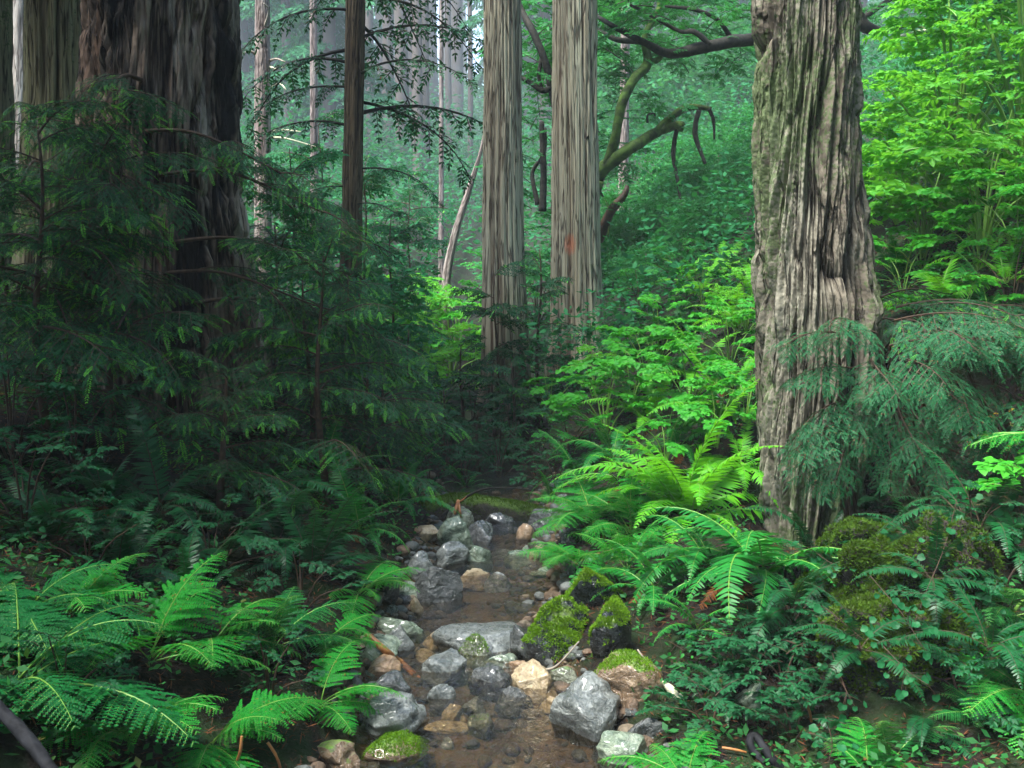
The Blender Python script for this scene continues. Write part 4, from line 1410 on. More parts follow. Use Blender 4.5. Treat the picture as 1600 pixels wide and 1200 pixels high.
for px, Y, q in ((440, 92, 0), (500, 104, 2), (570, 84, 0), (615, 98, 2), (660, 118, 0), (700, 90, 2), (725, 110, 0), (645, 130, 2), (535, 125, 0), (410, 120, 2), (1000, 120, 0), (1060, 95, 2), (1130, 112, 0), (1390, 98, 2), (1450, 118, 0), (1530, 104, 2), (1580, 80, 0), (835, 92, 0), (855, 130, 2), (655, 42, 0), (668, 46, 1), (630, 50, 2), (610, 54, 0), (642, 58, 2), (703, 55, 1), (582, 52, 0), (520, 44, 2), (455, 46, 0), (436, 60, 2), (505, 62, 0), (560, 66, 2),
                 (715, 64, 2), (735, 48, 3), (600, 72, 2), (675, 70, 2), (475, 70, 0), (385, 52, 2), (350, 60, 0), (830, 60, 2), (850, 45, 0), (1120, 50, 0), (1060, 58, 2), (1165, 62, 2), (1400, 55, 2), (1460, 48, 0), (1530, 60, 2), (950, 68, 2), (1010, 48, 0)):
    far_tree('tall_tree', px, Y, FT[q], CT[q % 3] if (px < 560 or px > 790) else CT[1], 'tall bare-stemmed tree fading into blue mist far up the valley', 'tall misty trees far up the valley', (.9 + .35 * r.random()) * (1 + max(0, Y - 40) / 90))
for px, Y, q, s in ((470, 27, 0, 1), (610, 30, 0, 1.1), (545, 33, 1, 1), (655, 34, 1, .9), (715, 38, 1, 1), (420, 32, 1, 1), (1130, 26, 1, .9), (1075, 31, 1, 1.0), (1170, 30, 0, 1), (1380, 24, 1, .95), (1440, 30, 1, 1.1),
                    (1500, 36, 1, 1.2), (1010, 36, 0, 1), (840, 34, 1, 1), (780, 42, 1, 1), (370, 28, 0, 1), (590, 44, 1, 1.2), (500, 48, 1, 1.3), (690, 52, 1, 1.2), (1250, 38, 1, 1.2), (930, 42, 1, 1.1), (1110, 40, 1, 1.2), (320, 38, 1, 1.2), (200, 36, 1, 1.2)):
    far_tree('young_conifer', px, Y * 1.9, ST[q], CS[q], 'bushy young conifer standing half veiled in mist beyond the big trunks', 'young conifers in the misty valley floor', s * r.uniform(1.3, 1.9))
for px, Y, q in ((1100, 52, 0), (1040, 60, 1), (1160, 48, 2), (1070, 76, 2), (1140, 68, 1), (990, 58, 0), (1010, 82, 2), (1110, 88, 1), (1370, 36, 1), (1440, 45, 0), (1410, 52, 2), (1500, 48, 1), (1560, 54, 2), (1480, 70, 0), (1600, 46, 0), (960, 96, 1), (1080, 108, 0), (1180, 98, 2), (1380, 80, 2), (1460, 100, 1), (1550, 90, 0), (700, 98, 0), (620, 110, 1), (540, 90, 2), (460, 104, 1), (380, 84, 0), (850, 100, 2),
                 (1390, 42, 1), (740, 46, 2), (640, 40, 1), (960, 52, 2), (1180, 52, 0), (1060, 56, 1), (1330, 48, 2), (1430, 52, 0), (1540, 50, 1)):
    far_tree('broadleaf_tree', px, Y, RT[q], RC[q], 'hazy round-crowned broadleaf tree on the misty slope behind the redwoods', 'broadleaf trees on the misty slope', r.uniform(1.2, 1.8) * (1 + max(0, Y - 40) / 70))

for px, Y, q in tuple((a, b if a > 1470 else b * 3.0, c) for a, b, c in ((985, 20, 0), (1030, 21, 1), (1075, 20, 0), (1120, 21.5, 1), (1165, 19, 0), (1000, 24, 1), (1050, 25, 0), (1100, 24, 1), (1150, 26, 0), (1190, 23, 1), (1020, 29, 0), (1080, 30, 1), (1140, 31, 0), (960, 26, 1),
                 (1365, 17, 0), (1400, 19, 1), (1450, 18, 0), (1510, 20, 1), (1570, 18, 0), (1380, 23, 0), (1430, 24, 1), (1490, 25, 0), (1550, 25, 1), (1610, 22, 0), (1420, 29, 1), (1520, 30, 0),
                 (440, 27, 0), (510, 25, 1), (590, 26, 0), (640, 29, 1), (700, 28, 0), (735, 32, 1), (470, 34, 1), (560, 36, 0), (620, 37, 1), (680, 38, 0), (840, 25, 1), (850, 29, 0), (385, 24, 1), (730, 22, 0), (1000, 12, 0), (1035, 13, 1), (1070, 12.5, 0), (1110, 13, 1), (1150, 12, 0), (1180, 13, 1), (960, 13, 0), (1015, 15, 1), (1055, 16, 0), (1095, 15.5, 1), (1135, 16, 0), (1170, 15, 1), (985, 16, 1))):
    far_tree('leafy_thicket', px, Y, BT, BC[q], 'low leafy thicket on the hazy slope beyond the straight redwoods', 'leafy thickets on the hazy slope', r.uniform(.9, 1.4) * (1 + max(0, Y - 30) / 35))

for px, Y, q, s_ in ((970, 20, 0, .5), (1000, 22, 1, .55), (1030, 19.5, 0, .5), (1060, 23, 1, .6), (1090, 21, 0, .55), (1120, 24, 1, .6), (1150, 20, 0, .5), (1180, 23, 1, .6), (985, 26, 1, .65), (1045, 27, 0, .65), (1105, 27.5, 1, .7), (1165, 27, 0, .7), (950, 23, 0, .5), (1010, 17.5, 1, .4), (1075, 17.5, 0, .42), (1135, 17.5, 1, .42)):
    t = thing('leafy_thicket', 'small dense bush on the dim slope under the crooked mossy tree', 'bush', on(at(px, 400, Y)[0], Y), 'bushes under the crooked mossy tree', r.uniform(0, 6))
    t.scale = (s_, s_, s_)
    part('trunk', BT, t)
    part('crown', BC[q], t)


# unseen redwoods added behind and beside the viewpoint to keep the ground in shade
for x, y, q, s_ in ((-5.5, 4.3, 0, 1.0), (-7.9, 2.2, 2, 1.0), (-5.5, -3.0, 0, 1.0), (-2.2, -5.5, 2, .95), (2.6, -5.0, 0, 1.0), (5.6, -1.5, 2, 1.0), (7.0, 3.4, 2, .95), (-10, 6.5, 0, 1.1), (-8.5, -8, 1, 1.1), (0.4, -11, 2, 1.1), (6.5, -9, 0, 1.1), (11, -3, 2, 1.1), (10.0, 5.5, 0, 1.0), (-13, 0, 2, 1.1), (-12, 12, 2, 1.1), (9.0, 1.0, 2, 1.0), (13, 9, 2, 1.1), (-4.5, -7, 2, 1.1), (4, -9, 2, 1.1), (-11, -5, 2, 1.2), (12, 3, 2, 1.2), (9, -6, 2, 1.1), (-15, 7, 2, 1.2)):
    t = thing('redwood', 'unseen redwood added beside or behind the viewpoint to shade the ravine', 'tree', on(x, y), 'redwoods added out of view for shade', r.uniform(0, 6))
    t.scale = (s_, s_, s_)
    part('trunk', FT[q], t)
    part('crown', CT[q], t)


# undergrowth on the far slopes and herbs on the near banks
def cover(name, nl, seed, region, size, mat, hgt, keep, tpl=RH, wd=.5, pw=1.3):
    r = np.random.default_rng(seed)
    (x0, x1), (y0, y1) = region
    x = r.uniform(x0, x1, nl * 3)
    y = y0 + (y1 - y0) * r.random(nl * 3) ** pw
    ok = keep(x, y, r)
    x, y = x[ok][:nl], y[ok][:nl]
    cl = fbm(np.stack([x * .8, y * .8, x * 0], -1), 3, seed)
    z = T(x, y) + hgt * (1 + (y - 13).clip(0) / 28) * r.random(len(x)) * (1 + 1.4 * cl).clip(.15)
    F = frames(r.normal(0, 1, (len(x), 3)) * np.array([1, 1, .4]), np.array([0, 0, 1.0]) + r.normal(0, .5, (len(x), 3)))
    l = size * r.uniform(.5, 1.3, len(x)) * (1 + (y - 13).clip(0) / 24)
    g = Geo()
    inst(g, *tpl, F * np.stack([l, l * wd, l], -1)[:, None, :], np.stack([x, y, z], -1), 0)
    o = kind(name, g.mesh(name, mat, False), 'stuff')
    return o


off = lambda x, y: np.abs(x - xc(y)) - hw(y)
cover('far_undergrowth', 320000, 1, ((-130, 130), (13, 330)), .125, 'slope_leaf', 1.3, lambda x, y, r: (off(x, y) > .1) & (np.abs(x) < 3 + y * .55), pw=3.2)
cover('bank_herbs', 70000, 2, ((-7, 9), (3.4, 16)), .05, 'cover', .16, lambda x, y, r: (off(x, y) > .12) & (fbm(np.stack([x, y, x * 0], -1) * .9, 2, 8) > -.28))
cover('leaf_litter', 75000, 3, ((-6, 7), (3.5, 12)), .05, 'litter', .03, lambda x, y, r: off(x, y) > -.02, wd=.12)
# ================================================================== YOUNG REDWOODS
def sp(px, Y):
    return at(px, 500, Y)[0]


sapling(sp(170, 7.3), 7.3, 2.1, 'near', 'young redwood with layered boughs right in front of the charred trunk', 21, 1.09)
sapling(sp(65, 6.7), 6.7, 2.0, 'near', 'dense young redwood at the frame edge in front of the greenish redwood', 19, 1.09)
sapling(sp(500, 7.9), 7.9, 2.0, 'near', 'young redwood tipped with bright new shoots reaching in front of the pale slender trunk', 19, 1.03)
sapling(sp(480, 8.6), 8.6, 1.7, 'near', 'low young redwood spreading toward the foot of the slim dark redwood', 16, 1.03)
sapling(sp(575, 9.3), 9.3, 1.15, 'near', 'drooping young redwood spilling down toward the mossy log', 26, 0.98)
sapling(sp(345, 6.7), 6.7, .95, 'near', 'small redwood sprout with pale twigs before the dark burnt hollow', 17, 0.71, z0=.35)
sapling(sp(130, 8.3), 8.3, 2.2, 'near', 'young redwood shaded between the charred and greenish trunks', 15, 1.03)
sapling(sp(10, 8.5), 8.5, 1.8, 'near', 'young redwood in deep shade at the frame edge behind the dense one', 12, 1.03)
sapling(sp(430, 9.6), 9.6, 2.0, 'near', 'young redwood whose boughs screen the foot of the pale slender trunk', 15, 1.09)
sapling(sp(600, 10.2), 10.2, .9, 'near', 'bushy redwood sprout on the bank above the boulder heap', 20, 0.86)
for px, Y, h, nb, L, lb in ((775, 13.2, 2.35, 18, .85, 'redwood sprout climbing the front of the fluted redwood'), (722, 13.4, 1.4, 12, .8, 'low redwood sprout on the shaded side of the fluted redwood'),
                            (842, 13.7, 2.2, 15, .75, 'redwood sprout filling the gap between the two straight redwoods'), (800, 12.6, 1.2, 13, .75, 'drooping redwood sprout at the foot of the fluted redwood'),
                            (748, 11.9, .75, 10, .7, 'grey-green redwood sprout just above the mossy log'), (690, 12.3, .8, 10, .7, 'dark redwood sprout in the thicket before the fluted redwood')):
    sapling(sp(px, Y), Y, h, 'mid' if Y > 12.5 else 'blue', lb, nb, L, z0=.1)
for px, Y, h, L, lb in ((612, 16.5, 2.7, 1.2, 'leafy young conifer in the gap between the slim dark redwood and the fluted redwood'), (640, 27, 3.6, 1.6, 'hazy young conifer behind the bright understory patch'),
                        (572, 18.0, 3.4, 1.3, 'young conifer close behind the slim dark redwood'), 
                        (460, 15.0, 3.0, 1.3, 'feathery young conifer behind the stubby pale trunk'), (505, 19.0, 3.8, 1.4, 'tall young conifer between the pale trunk and the slim dark redwood')):
    sapling(sp(px, Y), Y, h, 'far', lb, 20, L, z0=.05)
for px, Y, h, nb in ((535, 11.5, 1.3, 10), (640, 14.0, 1.2, 10)):
    sapling(sp(px, Y), Y, h, 'mid', 'redwood sprout %s' % ('at the very foot of the slim dark redwood' if px == 535 else 'in the gloom of the central thicket'), nb, .8, z0=.05)

# the bluish sprout round the furrowed redwood's foot
def sprout(label, base, items, kind_='blue', name='redwood_sprout'):
    t = thing(name, label, 'tree', base)
    g = Geo()
    for k, (px, py, Y, az, pit, L) in enumerate(items):
        P = at(px, py, Y) - base
        if k % 2 == 0:
            tube(g, spline([[0, 0, -.05], P * .5 + [0, .1, -.05], P], 8), np.linspace(.022, .010, 8), 5, cap=False)
    part('stem', g.mesh('stem', 'twig'), t)
    add_boughs(t, kind_, [(at(px, py, Y) - base, az, pit, L) for px, py, Y, az, pit, L in items])
    return t


sprout('bluish redwood sprout fanning out before the furrowed redwood foot', on(2.55, 7.1),
       [(1310, 520, 6.85, 205, 2, .6), (1330, 500, 6.9, 230, 5, .7), (1300, 640, 6.75, 220, -12, .6), (1320, 700, 6.6, 215, -20, .55), (1290, 560, 6.8, 250, -10, .55), (1270, 680, 6.7, 240, -20, .5), (1335, 575, 6.8, 200, 4, .62), (1340, 620, 6.7, 215, -6, .7), (1345, 650, 6.6, 205, -8, .75),
        (1360, 620, 6.7, 250, -20, .6), (1330, 670, 6.6, 240, -25, .6)])
sprout('bluish redwood sprout arching over the root hollow with hanging tips', on(3.0, 7.0),
       [(1390, 540, 6.8, -60, 12, .8), (1410, 560, 6.7, -95, 0, .8), (1430, 580, 6.6, -80, -15, .75), (1400, 620, 6.6, -100, -28, .65), (1450, 540, 6.8, -20, 12, .9), (1440, 600, 6.6, -50, -18, .75),
        (1370, 520, 6.9, -140, 8, .7), (1420, 640, 6.5, -70, -32, .6), (1380, 580, 6.7, -120, -5, .6), (1400, 500, 6.9, -60, 10, .85), (1450, 520, 6.8, -90, 5, .85), (1360, 560, 6.7, -100, -10, .7), (1430, 660, 6.5, -90, -35, .6), (1470, 620, 6.5, -60, -25, .65), (1390, 660, 6.6, -110, -35, .55)])
sprout('bluish redwood sprout spreading above the ivy bank beside the frame edge', on(3.7, 7.2),
       [(1500, 550, 6.8, -60, 10, .8), (1530, 570, 6.7, -20, 5, .8), (1490, 590, 6.6, -110, -8, .75), (1550, 600, 6.6, -80, -15, .75), (1560, 560, 6.8, 0, 12, .8), (1520, 620, 6.5, -95, -25, .6), (1580, 620, 6.6, -60, -20, .6), (1500, 510, 6.9, -80, 8, .85), (1550, 530, 6.8, -120, 5, .8), (1590, 540, 6.7, -90, 0, .8), (1500, 650, 6.5, -80, -30, .6), (1560, 660, 6.5, -100, -30, .6)])
sprout('redwood sprout with level boughs behind the furrowed redwood', on(3.1, 8.3),
       [(1360, 470, 8.0, 20, 12, 1.0), (1400, 480, 7.9, -20, 8, .95), (1440, 480, 7.8, -50, 4, .9), (1480, 490, 7.8, -10, 8, 1.0), (1350, 500, 7.9, -70, 0, .8), (1540, 500, 7.6, -40, 5, .9), (1420, 500, 7.7, -100, -5, .8)], 'near')
# ================================================================== FERNS
def fg(px, py, size, n, kd, label, **kw):
    return fern(G(px, py), size, n, kd, label, **kw)


# right bank
fg(1075, 815, 1.25, 22, 'bright', 'big yellow-green sword fern standing on the bank above the stream', pick=[0, 1, 4, 0, 1, 2, 3])
fg(1190, 905, 1.1, 16, 'sword', 'glossy sword fern drooping its fronds over the dark bank', az=-110, spread=300, pick=[1, 2, 3, 5, 6], dead=3)
fg(1110, 880, .85, 11, 'sword', 'mid-green sword fern between the yellow-green and glossy ones', az=-120, spread=260, pick=[1, 2, 3, 5])
fg(930, 820, .75, 12, 'lady', 'soft fern arching over the far end of the stream', az=200, spread=280)
fg(905, 880, .55, 9, 'lady', 'soft fern hanging to the water beside the moss-topped grey boulder', az=210, spread=220, pick=[1, 2, 3])
fg(985, 835, .75, 11, 'lady', 'feathery fern against the dark root of the bank beside the yellow-green fern', az=220, spread=280)
fg(1000, 770, .8, 12, 'bright', 'bright sword fern uphill behind the yellow-green one')
fg(1610, 1090, .62, 11, 'lady', 'large soft fern leaning in from the frame edge low on the bank', az=150, spread=240)
fg(1540, 1120, .35, 6, 'shade', 'small shaded fern over the black hollow', az=200, spread=220)
fg(1360, 1212, .42, 6, 'lady', 'soft fern poking up at the very bottom of the bank below the hollow', az=60, spread=200, pick=[1, 2, 3])
fg(1075, 1225, .42, 8, 'lady', 'soft fern in the near corner of the stream bank beside the wet boulder', az=90, spread=260, pick=[1, 2, 3])
fg(1500, 800, .5, 6, 'dark', 'dark sword fern hanging below the ivy bank crest', az=200, spread=160, pick=[2, 3, 6])
fg(1590, 860, .5, 7, 'dark', 'dark sword fern at the frame edge among the ivy', az=190, spread=200)
for px, py, s, kd, lb in ((1010, 660, .9, 'bright', 'sword fern amid broad leaves below the pale redwood'), (1090, 590, .9, 'bright', 'bright sword fern midway up the slope left of the furrowed redwood'),
                          (1150, 520, .9, 'bright', 'sword fern high on the slope touching the furrowed trunk outline'), (1060, 520, .95, 'sword', 'sword fern on the slope crest below the misty wood'),
                          (1125, 660, .85, 'bright', 'sword fern just uphill of the yellow-green clump'), (960, 720, .8, 'sword', 'sword fern at the foot of the broad-leaved bush'),
                          (1155, 735, .7, 'bright', 'sword fern close beside the lichened foot of the furrowed redwood'), (1185, 470, .9, 'bright', 'sword fern fanned out against the furrowed trunk higher up'),
                          (1095, 460, 1.0, 'bright', 'pale sword fern near the slope top under the misty wood'), (1130, 425, 1.0, 'bright', 'topmost sword fern on the slope against the dark wood'),
                          (1040, 600, .8, 'sword', 'sword fern half under the broad-leaved bushes'), (1150, 610, .8, 'bright', 'light green sword fern beside the dark leaning twig'),
                          (1400, 440, .9, 'sword', 'sword fern growing behind the furrowed redwood'), (1470, 470, .8, 'bright', 'sword fern under the yellow-green bush behind the sprouts'),
                          (1570, 440, .8, 'bright', 'bright fern arching at the frame edge under the yellow-green bush'), (1540, 500, .7, 'sword', 'sword fern above the bluish sprouts near the frame edge'),
                          (970, 560, .8, 'sword', 'shaded sword fern at the foot of the pale redwood'), (1060, 700, .7, 'sword', 'low sword fern in the leafy middle of the slope')):
    fg(px, py, s, 11, kd, lb)
# left bank
fg(190, 905, .62, 11, 'dark', 'glossy blue-green sword fern above the large soft fern')
fg(235, 1030, .7, 8, 'lady', 'large bright soft fern spreading level fronds over the near bank', pick=[0, 1, 1, 2, 3])
fg(330, 1010, .66, 6, 'lady', 'soft fern whose fronds point toward the stream beside the large one', az=-20, spread=220, pick=[1, 2, 3])
fg(110, 960, .6, 8, 'lady', 'soft fern lifted behind the large soft fern', az=100, spread=300, pick=[0, 1])
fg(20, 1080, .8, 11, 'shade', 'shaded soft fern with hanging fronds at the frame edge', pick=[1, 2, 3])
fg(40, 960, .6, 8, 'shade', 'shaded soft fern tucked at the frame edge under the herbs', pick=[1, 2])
fg(200, 1150, .55, 9, 'lady', 'soft fern with a pale midrib low on the near bank', az=-70, spread=260, pick=[1, 2, 3])
fg(330, 1160, .58, 8, 'lady', 'soft fern reaching its fronds down to the orange twigs', az=-30, spread=200, pick=[1, 2, 3])
fg(500, 1100, .5, 8, 'lady', 'bright soft fern hanging over the shiny ridged boulder', az=-20, spread=240, pick=[1, 2, 3])
fg(510, 1000, .42, 7, 'lady', 'soft fern drooping above the orange peeled stick', az=-30, spread=220, pick=[1, 2, 3])
fg(560, 925, .55, 9, 'lady', 'light soft fern leaning to the dark boulders of the shore', az=-20, spread=240, pick=[1, 2, 3])
fg(430, 1010, .55, 8, 'shade', 'small shaded fern in the middle of the fern bank', az=-40, spread=300)
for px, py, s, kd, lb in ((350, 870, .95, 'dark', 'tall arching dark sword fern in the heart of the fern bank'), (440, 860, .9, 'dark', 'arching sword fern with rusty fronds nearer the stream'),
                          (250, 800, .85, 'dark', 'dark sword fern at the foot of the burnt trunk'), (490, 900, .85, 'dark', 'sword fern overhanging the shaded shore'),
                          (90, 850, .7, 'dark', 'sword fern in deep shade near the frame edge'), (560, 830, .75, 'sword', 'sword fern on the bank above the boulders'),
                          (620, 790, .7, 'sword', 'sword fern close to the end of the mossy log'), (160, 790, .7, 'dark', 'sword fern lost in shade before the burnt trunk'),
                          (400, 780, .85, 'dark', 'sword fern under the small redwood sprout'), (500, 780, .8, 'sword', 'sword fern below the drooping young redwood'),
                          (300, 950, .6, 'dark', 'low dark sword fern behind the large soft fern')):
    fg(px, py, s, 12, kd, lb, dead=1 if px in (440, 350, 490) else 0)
for px, py, s, lb in ((640, 750, .6, 'sword fern in the dark behind the mossy log'), (730, 765, .45, 'small sword fern sprouting right behind the mossy log'), (860, 790, .55, 'sword fern over the tapering end of the mossy log'),
                      (900, 740, .7, 'sword fern in shade between log and broad-leaved bush'), (700, 735, .6, 'sword fern in the dark thicket above the mossy log')):
    fg(px, py, s, 10, 'sword', lb)

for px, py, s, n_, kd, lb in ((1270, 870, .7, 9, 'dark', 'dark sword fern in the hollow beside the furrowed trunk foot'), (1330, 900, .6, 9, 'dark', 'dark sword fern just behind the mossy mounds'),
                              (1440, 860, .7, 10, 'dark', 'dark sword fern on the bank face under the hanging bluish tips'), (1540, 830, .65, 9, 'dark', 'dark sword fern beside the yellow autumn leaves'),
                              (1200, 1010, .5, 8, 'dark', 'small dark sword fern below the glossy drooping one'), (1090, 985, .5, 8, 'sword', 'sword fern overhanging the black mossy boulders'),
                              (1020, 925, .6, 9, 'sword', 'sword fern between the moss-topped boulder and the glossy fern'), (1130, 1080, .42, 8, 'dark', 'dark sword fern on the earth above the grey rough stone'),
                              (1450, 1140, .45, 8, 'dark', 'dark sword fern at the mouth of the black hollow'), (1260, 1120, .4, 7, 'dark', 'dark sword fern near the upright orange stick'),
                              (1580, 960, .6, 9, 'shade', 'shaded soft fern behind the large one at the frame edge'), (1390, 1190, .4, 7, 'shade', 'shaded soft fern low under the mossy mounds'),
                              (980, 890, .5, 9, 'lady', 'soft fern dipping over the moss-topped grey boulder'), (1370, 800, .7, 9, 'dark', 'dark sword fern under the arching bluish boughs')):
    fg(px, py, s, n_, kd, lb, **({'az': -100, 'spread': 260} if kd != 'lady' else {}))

# ================================================================== SHRUBS
def sg(px, py, h, spread, nb, kd, label, **kw):
    return shrub(G(px, py), h, spread, nb, kd, label, **kw)


for px, Y, h, s_, nb, lb in ((1480, 11.6, 2.8, 1.4, 44, 'tall yellow-green bush with airy layered leaves behind the furrowed redwood'), (1590, 10.8, 3.2, 1.4, 44, 'tallest yellow-green bush rising at the frame edge'),
                             (1400, 12.4, 1.6, .9, 26, 'yellow-green bush tucked against the furrowed trunk'), (1530, 9.6, 1.4, 1.0, 28, 'low yellow-green bush above the level redwood boughs'),
                             (1440, 10.4, 1.3, .8, 24, 'small yellow-green bush between the furrowed trunk and the tall bush')):
    shrub(on(sp(px, Y), Y), h, s_, nb, 'bright', lb, L=.75)
for px, py, h, s_, nb, kd, lb in ((945, 690, .95, .7, 20, 'green', 'broad-leaved bush spreading in front of the pale redwood'), (1010, 610, .9, .65, 18, 'green', 'broad-leaved bush uphill of the pale redwood foot'),
                                  (1075, 650, .8, .6, 16, 'green', 'broad-leaved bush in the middle of the fern slope'), (1140, 575, .8, .6, 15, 'green', 'broad-leaved bush beside the furrowed trunk'),
                                  (1000, 500, .9, .7, 16, 'mid', 'rounded soft bush under the misty crooked tree'), (1060, 450, .9, .7, 14, 'mid', 'rounded bush on the slope skyline below the dark wood'),
                                  (890, 720, .7, .5, 14, 'mid', 'leafy bush in shade over the far stream'), (860, 660, .7, .5, 13, 'green', 'light bush leaning against the fluted redwood sprouts'),
                                  (1165, 660, .65, .45, 12, 'green', 'leafy bush with yellow leaves at the flank of the furrowed redwood'), (980, 780, .5, .4, 11, 'mid', 'low leafy herb bush over the soft ferns'),
                                  (1500, 520, .6, .6, 12, 'green', 'leafy bush showing above the bluish sprouts'), (1410, 460, .6, .5, 12, 'green', 'leafy bush behind the shoulder of the furrowed redwood'),
                                  (1030, 560, .8, .6, 15, 'green', 'broad-leaved bush between the fern clumps of the upper slope'), (1100, 500, .8, .6, 15, 'green', 'broad-leaved bush high on the slope below the topmost ferns'), (985, 640, .8, .6, 15, 'green', 'broad-leaved bush close behind the one before the pale redwood'),
                                  (1120, 700, .7, .5, 13, 'green', 'broad-leaved bush behind the yellow-green sword fern'), (1040, 720, .6, .5, 12, 'green', 'low broad-leaved bush over the feathery ferns'), (1165, 520, .8, .5, 13, 'bright', 'yellow-tinged bush against the near edge of the furrowed trunk'), (930, 630, .8, .5, 13, 'bright', 'yellow-tinged bush right under the pale redwood'),
                                  (1440, 430, .9, .7, 15, 'green', 'leafy bush filling the slope under the tall yellow-green bush'), (1530, 420, .9, .7, 15, 'green', 'leafy bush under the low yellow-green bush'), (1590, 400, .9, .7, 14, 'green', 'leafy bush at the frame edge under the tallest bush'),
                                  (1580, 480, .7, .6, 12, 'mid', 'leafy bush under the tallest yellow-green bush')):
    sg(px, py, h, s_, nb, kd, lb)
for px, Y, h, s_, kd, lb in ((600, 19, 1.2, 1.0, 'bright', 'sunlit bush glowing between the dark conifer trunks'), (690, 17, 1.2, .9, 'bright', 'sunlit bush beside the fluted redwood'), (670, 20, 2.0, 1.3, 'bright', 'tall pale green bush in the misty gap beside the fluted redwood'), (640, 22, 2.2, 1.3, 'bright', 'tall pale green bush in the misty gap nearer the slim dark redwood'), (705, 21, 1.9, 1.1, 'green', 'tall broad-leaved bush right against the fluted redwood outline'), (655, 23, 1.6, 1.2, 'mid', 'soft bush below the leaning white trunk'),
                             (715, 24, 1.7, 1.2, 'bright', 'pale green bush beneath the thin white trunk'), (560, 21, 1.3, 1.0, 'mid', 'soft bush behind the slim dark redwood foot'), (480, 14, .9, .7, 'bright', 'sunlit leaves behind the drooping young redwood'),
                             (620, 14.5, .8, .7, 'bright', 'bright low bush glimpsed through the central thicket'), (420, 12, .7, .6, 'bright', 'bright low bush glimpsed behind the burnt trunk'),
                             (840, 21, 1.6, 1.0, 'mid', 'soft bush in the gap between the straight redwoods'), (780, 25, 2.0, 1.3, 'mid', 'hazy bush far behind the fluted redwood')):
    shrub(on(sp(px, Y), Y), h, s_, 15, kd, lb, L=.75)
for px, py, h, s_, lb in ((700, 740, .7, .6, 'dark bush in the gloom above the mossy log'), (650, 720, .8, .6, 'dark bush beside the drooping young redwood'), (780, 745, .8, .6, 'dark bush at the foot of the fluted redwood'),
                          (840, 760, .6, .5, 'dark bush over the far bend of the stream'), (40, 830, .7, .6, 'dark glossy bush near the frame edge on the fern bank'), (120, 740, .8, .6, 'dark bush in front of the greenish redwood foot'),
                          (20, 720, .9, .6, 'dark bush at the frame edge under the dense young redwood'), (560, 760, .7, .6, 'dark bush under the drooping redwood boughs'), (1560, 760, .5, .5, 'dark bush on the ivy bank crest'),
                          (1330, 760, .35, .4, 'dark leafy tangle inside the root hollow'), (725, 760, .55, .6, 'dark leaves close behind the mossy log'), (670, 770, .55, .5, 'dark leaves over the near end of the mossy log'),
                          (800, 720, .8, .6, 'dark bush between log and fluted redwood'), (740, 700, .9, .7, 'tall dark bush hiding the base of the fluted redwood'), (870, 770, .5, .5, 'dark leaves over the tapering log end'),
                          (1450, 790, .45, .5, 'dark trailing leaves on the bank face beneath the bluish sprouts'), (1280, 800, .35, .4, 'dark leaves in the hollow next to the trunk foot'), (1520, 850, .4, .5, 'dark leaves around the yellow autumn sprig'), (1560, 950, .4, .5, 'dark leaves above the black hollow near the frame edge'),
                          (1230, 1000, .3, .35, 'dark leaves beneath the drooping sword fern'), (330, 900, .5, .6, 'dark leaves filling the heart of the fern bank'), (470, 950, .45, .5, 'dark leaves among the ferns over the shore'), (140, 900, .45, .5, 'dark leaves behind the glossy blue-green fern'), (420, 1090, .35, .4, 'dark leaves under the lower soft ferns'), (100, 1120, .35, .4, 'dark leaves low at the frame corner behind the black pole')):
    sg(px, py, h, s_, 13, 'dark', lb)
sg(1580, 700, .35, .3, 8, 'yellow', 'few yellow autumn leaves above the ivy bank', name='yellow_shrub')
sg(1610, 800, .3, .25, 5, 'green', 'broad bright leaves cut by the frame edge beside the ivy', L=.3)


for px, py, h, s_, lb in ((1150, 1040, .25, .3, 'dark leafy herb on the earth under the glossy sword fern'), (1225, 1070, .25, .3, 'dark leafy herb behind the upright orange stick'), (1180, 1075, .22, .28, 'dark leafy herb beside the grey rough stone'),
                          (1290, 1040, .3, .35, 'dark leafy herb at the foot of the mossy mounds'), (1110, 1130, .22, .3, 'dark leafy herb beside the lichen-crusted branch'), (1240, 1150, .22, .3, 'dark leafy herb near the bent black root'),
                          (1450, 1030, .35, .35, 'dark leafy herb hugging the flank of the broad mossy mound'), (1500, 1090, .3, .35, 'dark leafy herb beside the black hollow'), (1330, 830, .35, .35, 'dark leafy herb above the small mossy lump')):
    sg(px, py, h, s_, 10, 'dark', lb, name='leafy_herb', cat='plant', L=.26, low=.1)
for px, py, s, n_, lb in ((1240, 960, .6, 9, 'dark sword fern over the mossy stump top'), (1300, 1000, .5, 8, 'dark sword fern in front of the mossy mounds'), (1400, 900, .55, 8, 'dark sword fern growing between the two mossy mounds'), (1480, 1000, .5, 8, 'dark sword fern hanging at the flank of the dark earth mound')):
    p_ = G(px, py) + np.array([0, -.45, .12])
    fern(p_ if px > 1280 else G(px, py), s, n_, 'dark', lb, az=-100, spread=280)


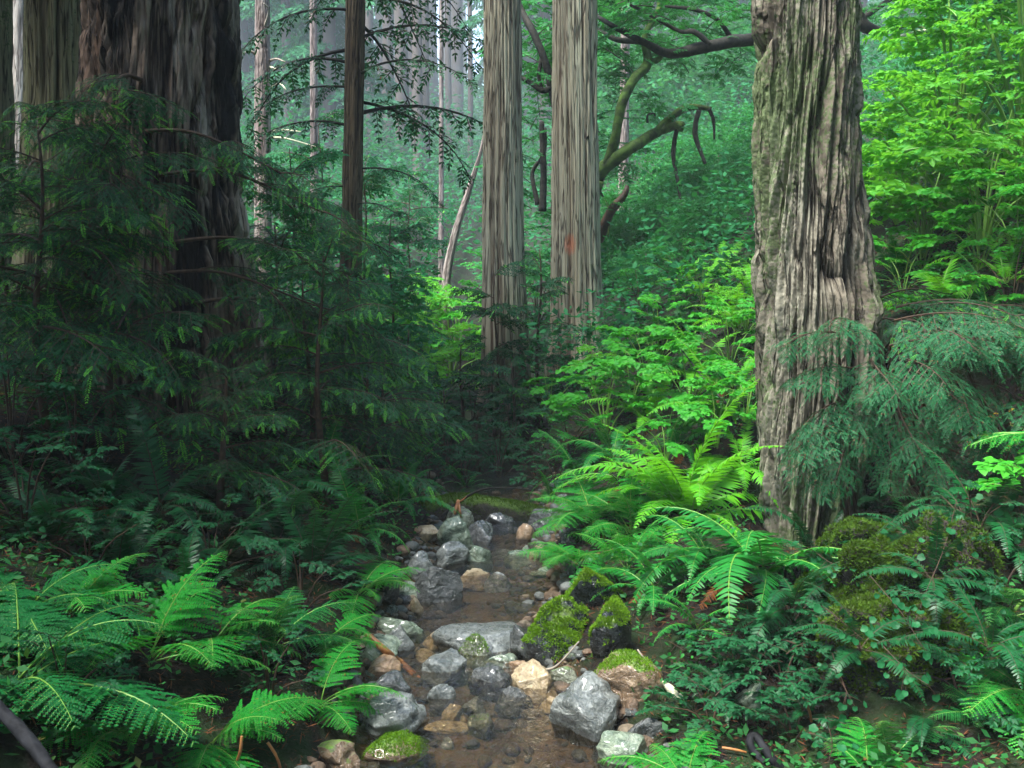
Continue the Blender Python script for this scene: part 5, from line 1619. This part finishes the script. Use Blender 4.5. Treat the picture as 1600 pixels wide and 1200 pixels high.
# ------------------------------------------------------------------ ivy and brambles on the right bank
def vine(label, pts, nl, size, seed, mat='ivy', thin=.0026, name='ivy_vine', tpl=IVY, ys=None, fwd=.16):
    rr_ = np.random.default_rng(seed)
    Ys = [float(G(*p)[1]) - fwd for p in pts] if ys is None else ys
    P = spline([at(p[0], p[1], q) for p, q in zip(pts, Ys)], 30)
    base = P[0].copy()
    t = thing(name, label, 'vine', base)
    g = Geo()
    tube(g, P - base, np.linspace(thin, thin * .5, 30), 5, cap=False)
    pos, X, Z, L = [], [], [], []
    for k in range(nl):
        i = int(rr_.uniform(0, 29))
        d = nrm(rr_.normal(0, 1, 3) * np.array([1, .6, .7]))
        e = P[i] - base + d * rr_.uniform(.03, .11) + np.array([0, -.03, 0])
        tube(g, np.stack([P[i] - base, e]), [.0015, .001], 3, cap=False)
        pos.append(e)
        X.append(nrm(d * .6 + np.array([0, 0, -.7]) + rr_.normal(0, .2, 3)))
        Z.append(np.array([0, -.75, .65]) + rr_.normal(0, .3, 3))
        L.append(size * rr_.uniform(.55, 1.2))
    part('stem', g.mesh('stem', 'twig'), t)
    g = Geo()
    F = frames(np.array(X), np.array(Z)) * np.array(L)[:, None, None] * .72
    inst(g, *tpl, F, np.array(pos), 0)
    part('foliage', g.mesh('foliage', mat, False), t)


vine('long straight pale vine stem slanting down the ivy bank', [(1510, 715), (1480, 840), (1445, 930), (1420, 1000)], 30, .07, 1, fwd=.6)
vine('ivy trailing level along the bank under the big leaves', [(1500, 785), (1540, 800), (1590, 800)], 20, .075, 2)
vine('ivy sprig across the middle of the bank', [(1470, 880), (1530, 895), (1580, 920)], 22, .075, 3)
vine('ivy trailing over the brow of the broad mossy mound', [(1360, 900), (1410, 960), (1440, 1010)], 14, .06, 21, fwd=.7)
vine('ivy creeping along the top of the dark earth mound', [(1400, 830), (1470, 850), (1540, 880)], 16, .06, 22, fwd=.6)
vine('ivy dropping past the mossy mound toward the soft fern', [(1520, 930), (1545, 980), (1560, 1010)], 20, .07, 4)
vine('ivy sprig hanging over the mossy stump top', [(1270, 860), (1300, 880), (1330, 885)], 18, .075, 5, fwd=.5)
vine('ivy spray across the front of the mossy mound', [(1290, 950), (1320, 975), (1350, 1000)], 14, .06, 6, fwd=.6)
vine('ivy hanging low over the black hollow', [(1300, 1020), (1320, 1075), (1330, 1090)], 12, .055, 7, fwd=.4)
vine('ivy runner below the mossy mound', [(1380, 1010), (1420, 1050), (1450, 1070)], 12, .06, 8, fwd=.6)
vine('small ivy creeping at the bottom of the near bank', [(1290, 1120), (1300, 1160), (1295, 1190)], 14, .06, 9)
vine('ivy climbing at the frame edge above the dark sword fern', [(1570, 740), (1590, 790), (1600, 850)], 24, .075, 10)
vine('low glossy creeper among the shaded ferns near the frame edge', [(20, 820), (70, 850), (140, 840)], 22, .05, 11, 'shrub_dark', tpl=LEAFW)
vine('glossy creeper above the blue-green sword fern', [(90, 820), (130, 835), (200, 830)], 16, .05, 12, 'shrub_dark', tpl=LEAFW)
vine('bramble twisting between the wet boulders and the drooping fern', [(985, 985), (1040, 1000), (1090, 1030)], 24, .04, 13, 'shrub_mid', tpl=LEAFW)
Yq = 9.0
g = Geo()
tube(g, spline([at(1060, 540, Yq + 1), at(1115, 610, Yq), at(1170, 665, Yq - .6)], 12), np.linspace(.006, .012, 12), 5)
single('dark_twig', g.mesh('dark_twig', 'darkwood'), 'thin dark twig slanting through the leaves toward the furrowed redwood', 'twig')

# the slopes just outside the frame on both sides
for k in range(26):
    sx = 1 if k % 3 else -1
    y = random.uniform(3.2, 8.5)
    p = on(sx * (y * .56 + random.uniform(.3, 3.2)), y)
    if k % 2:
        fern(p, random.uniform(.7, 1.0), 9, random.choice(('sword', 'dark', 'lady')), 'fern on the open slope just beyond the edge of the view', group='ferns beyond the edge of the view')
    else:
        shrub(p, random.uniform(.5, .9), .6, 11, random.choice(('mid', 'dark', 'green')), 'leafy bush on the open slope just beyond the edge of the view', group='bushes beyond the edge of the view')

# ================================================================== AIR, SKY, LIGHT
g = Geo()
bx = np.array([[x, y, z] for x in (-265, 265) for y in (-26, 640) for z in (-1.9, 290)], float)
g.add(bx, np.array([[0, 1, 3, 2], [4, 6, 7, 5], [0, 4, 5, 1], [2, 3, 7, 6], [0, 2, 6, 4], [1, 5, 7, 3]]))
m, nt = new_mat('mist')
n = N(nt)
pv = n('ShaderNodeVolumePrincipled', {'Color': (.84, .94, 1.0, 1), 'Density': HAZE, 'Anisotropy': -.35})
n.out(None, pv.outputs[0])
M['mist'] = m
kind('haze', g.mesh('haze', 'mist', False), 'stuff')

EL, AZ = 66, -125                   # soft overcast light from high over the viewer's shoulder, filtered by the added crowns beside the ravine
wd = bpy.data.worlds.new('World')
SC.world = wd
wd.use_nodes = True
nt = wd.node_tree
bg = nt.nodes['Background']
sky = nt.nodes.new('ShaderNodeTexSky')
sky.sky_type = 'NISHITA'
sky.sun_disc = False
sky.sun_elevation = RAD(EL)
sky.sun_rotation = RAD(AZ)
nt.links.new(sky.outputs[0], bg.inputs[0])
bg.inputs[1].default_value = .05
sun = bpy.data.lights.new('sun', 'SUN')
sun.energy = 1.5
sun.angle = RAD(24)
sun.color = (1, .99, .93)
so = bpy.data.objects.new('sun', sun)
COL.objects.link(so)
d = Vector((math.cos(RAD(EL)) * math.sin(RAD(AZ)), math.cos(RAD(EL)) * math.cos(RAD(AZ)), math.sin(RAD(EL))))
so.rotation_euler = (-d).to_track_quat('-Z', 'Y').to_euler()
so.location = d * 60

vs = SC.view_settings
vs.view_transform = 'Standard'
vs.look = 'None'
vs.gamma = 1
vs.use_curve_mapping = False
vs.exposure = EXPO
cy = SC.cycles
cy.use_denoising = DEN
cy.max_bounces = 6
cy.diffuse_bounces = 3
cy.glossy_bounces = 2
cy.transmission_bounces = 4
cy.transparent_max_bounces = 6
cy.volume_bounces = 0
cy.use_adaptive_sampling = False
cy.sample_clamp_indirect = 6
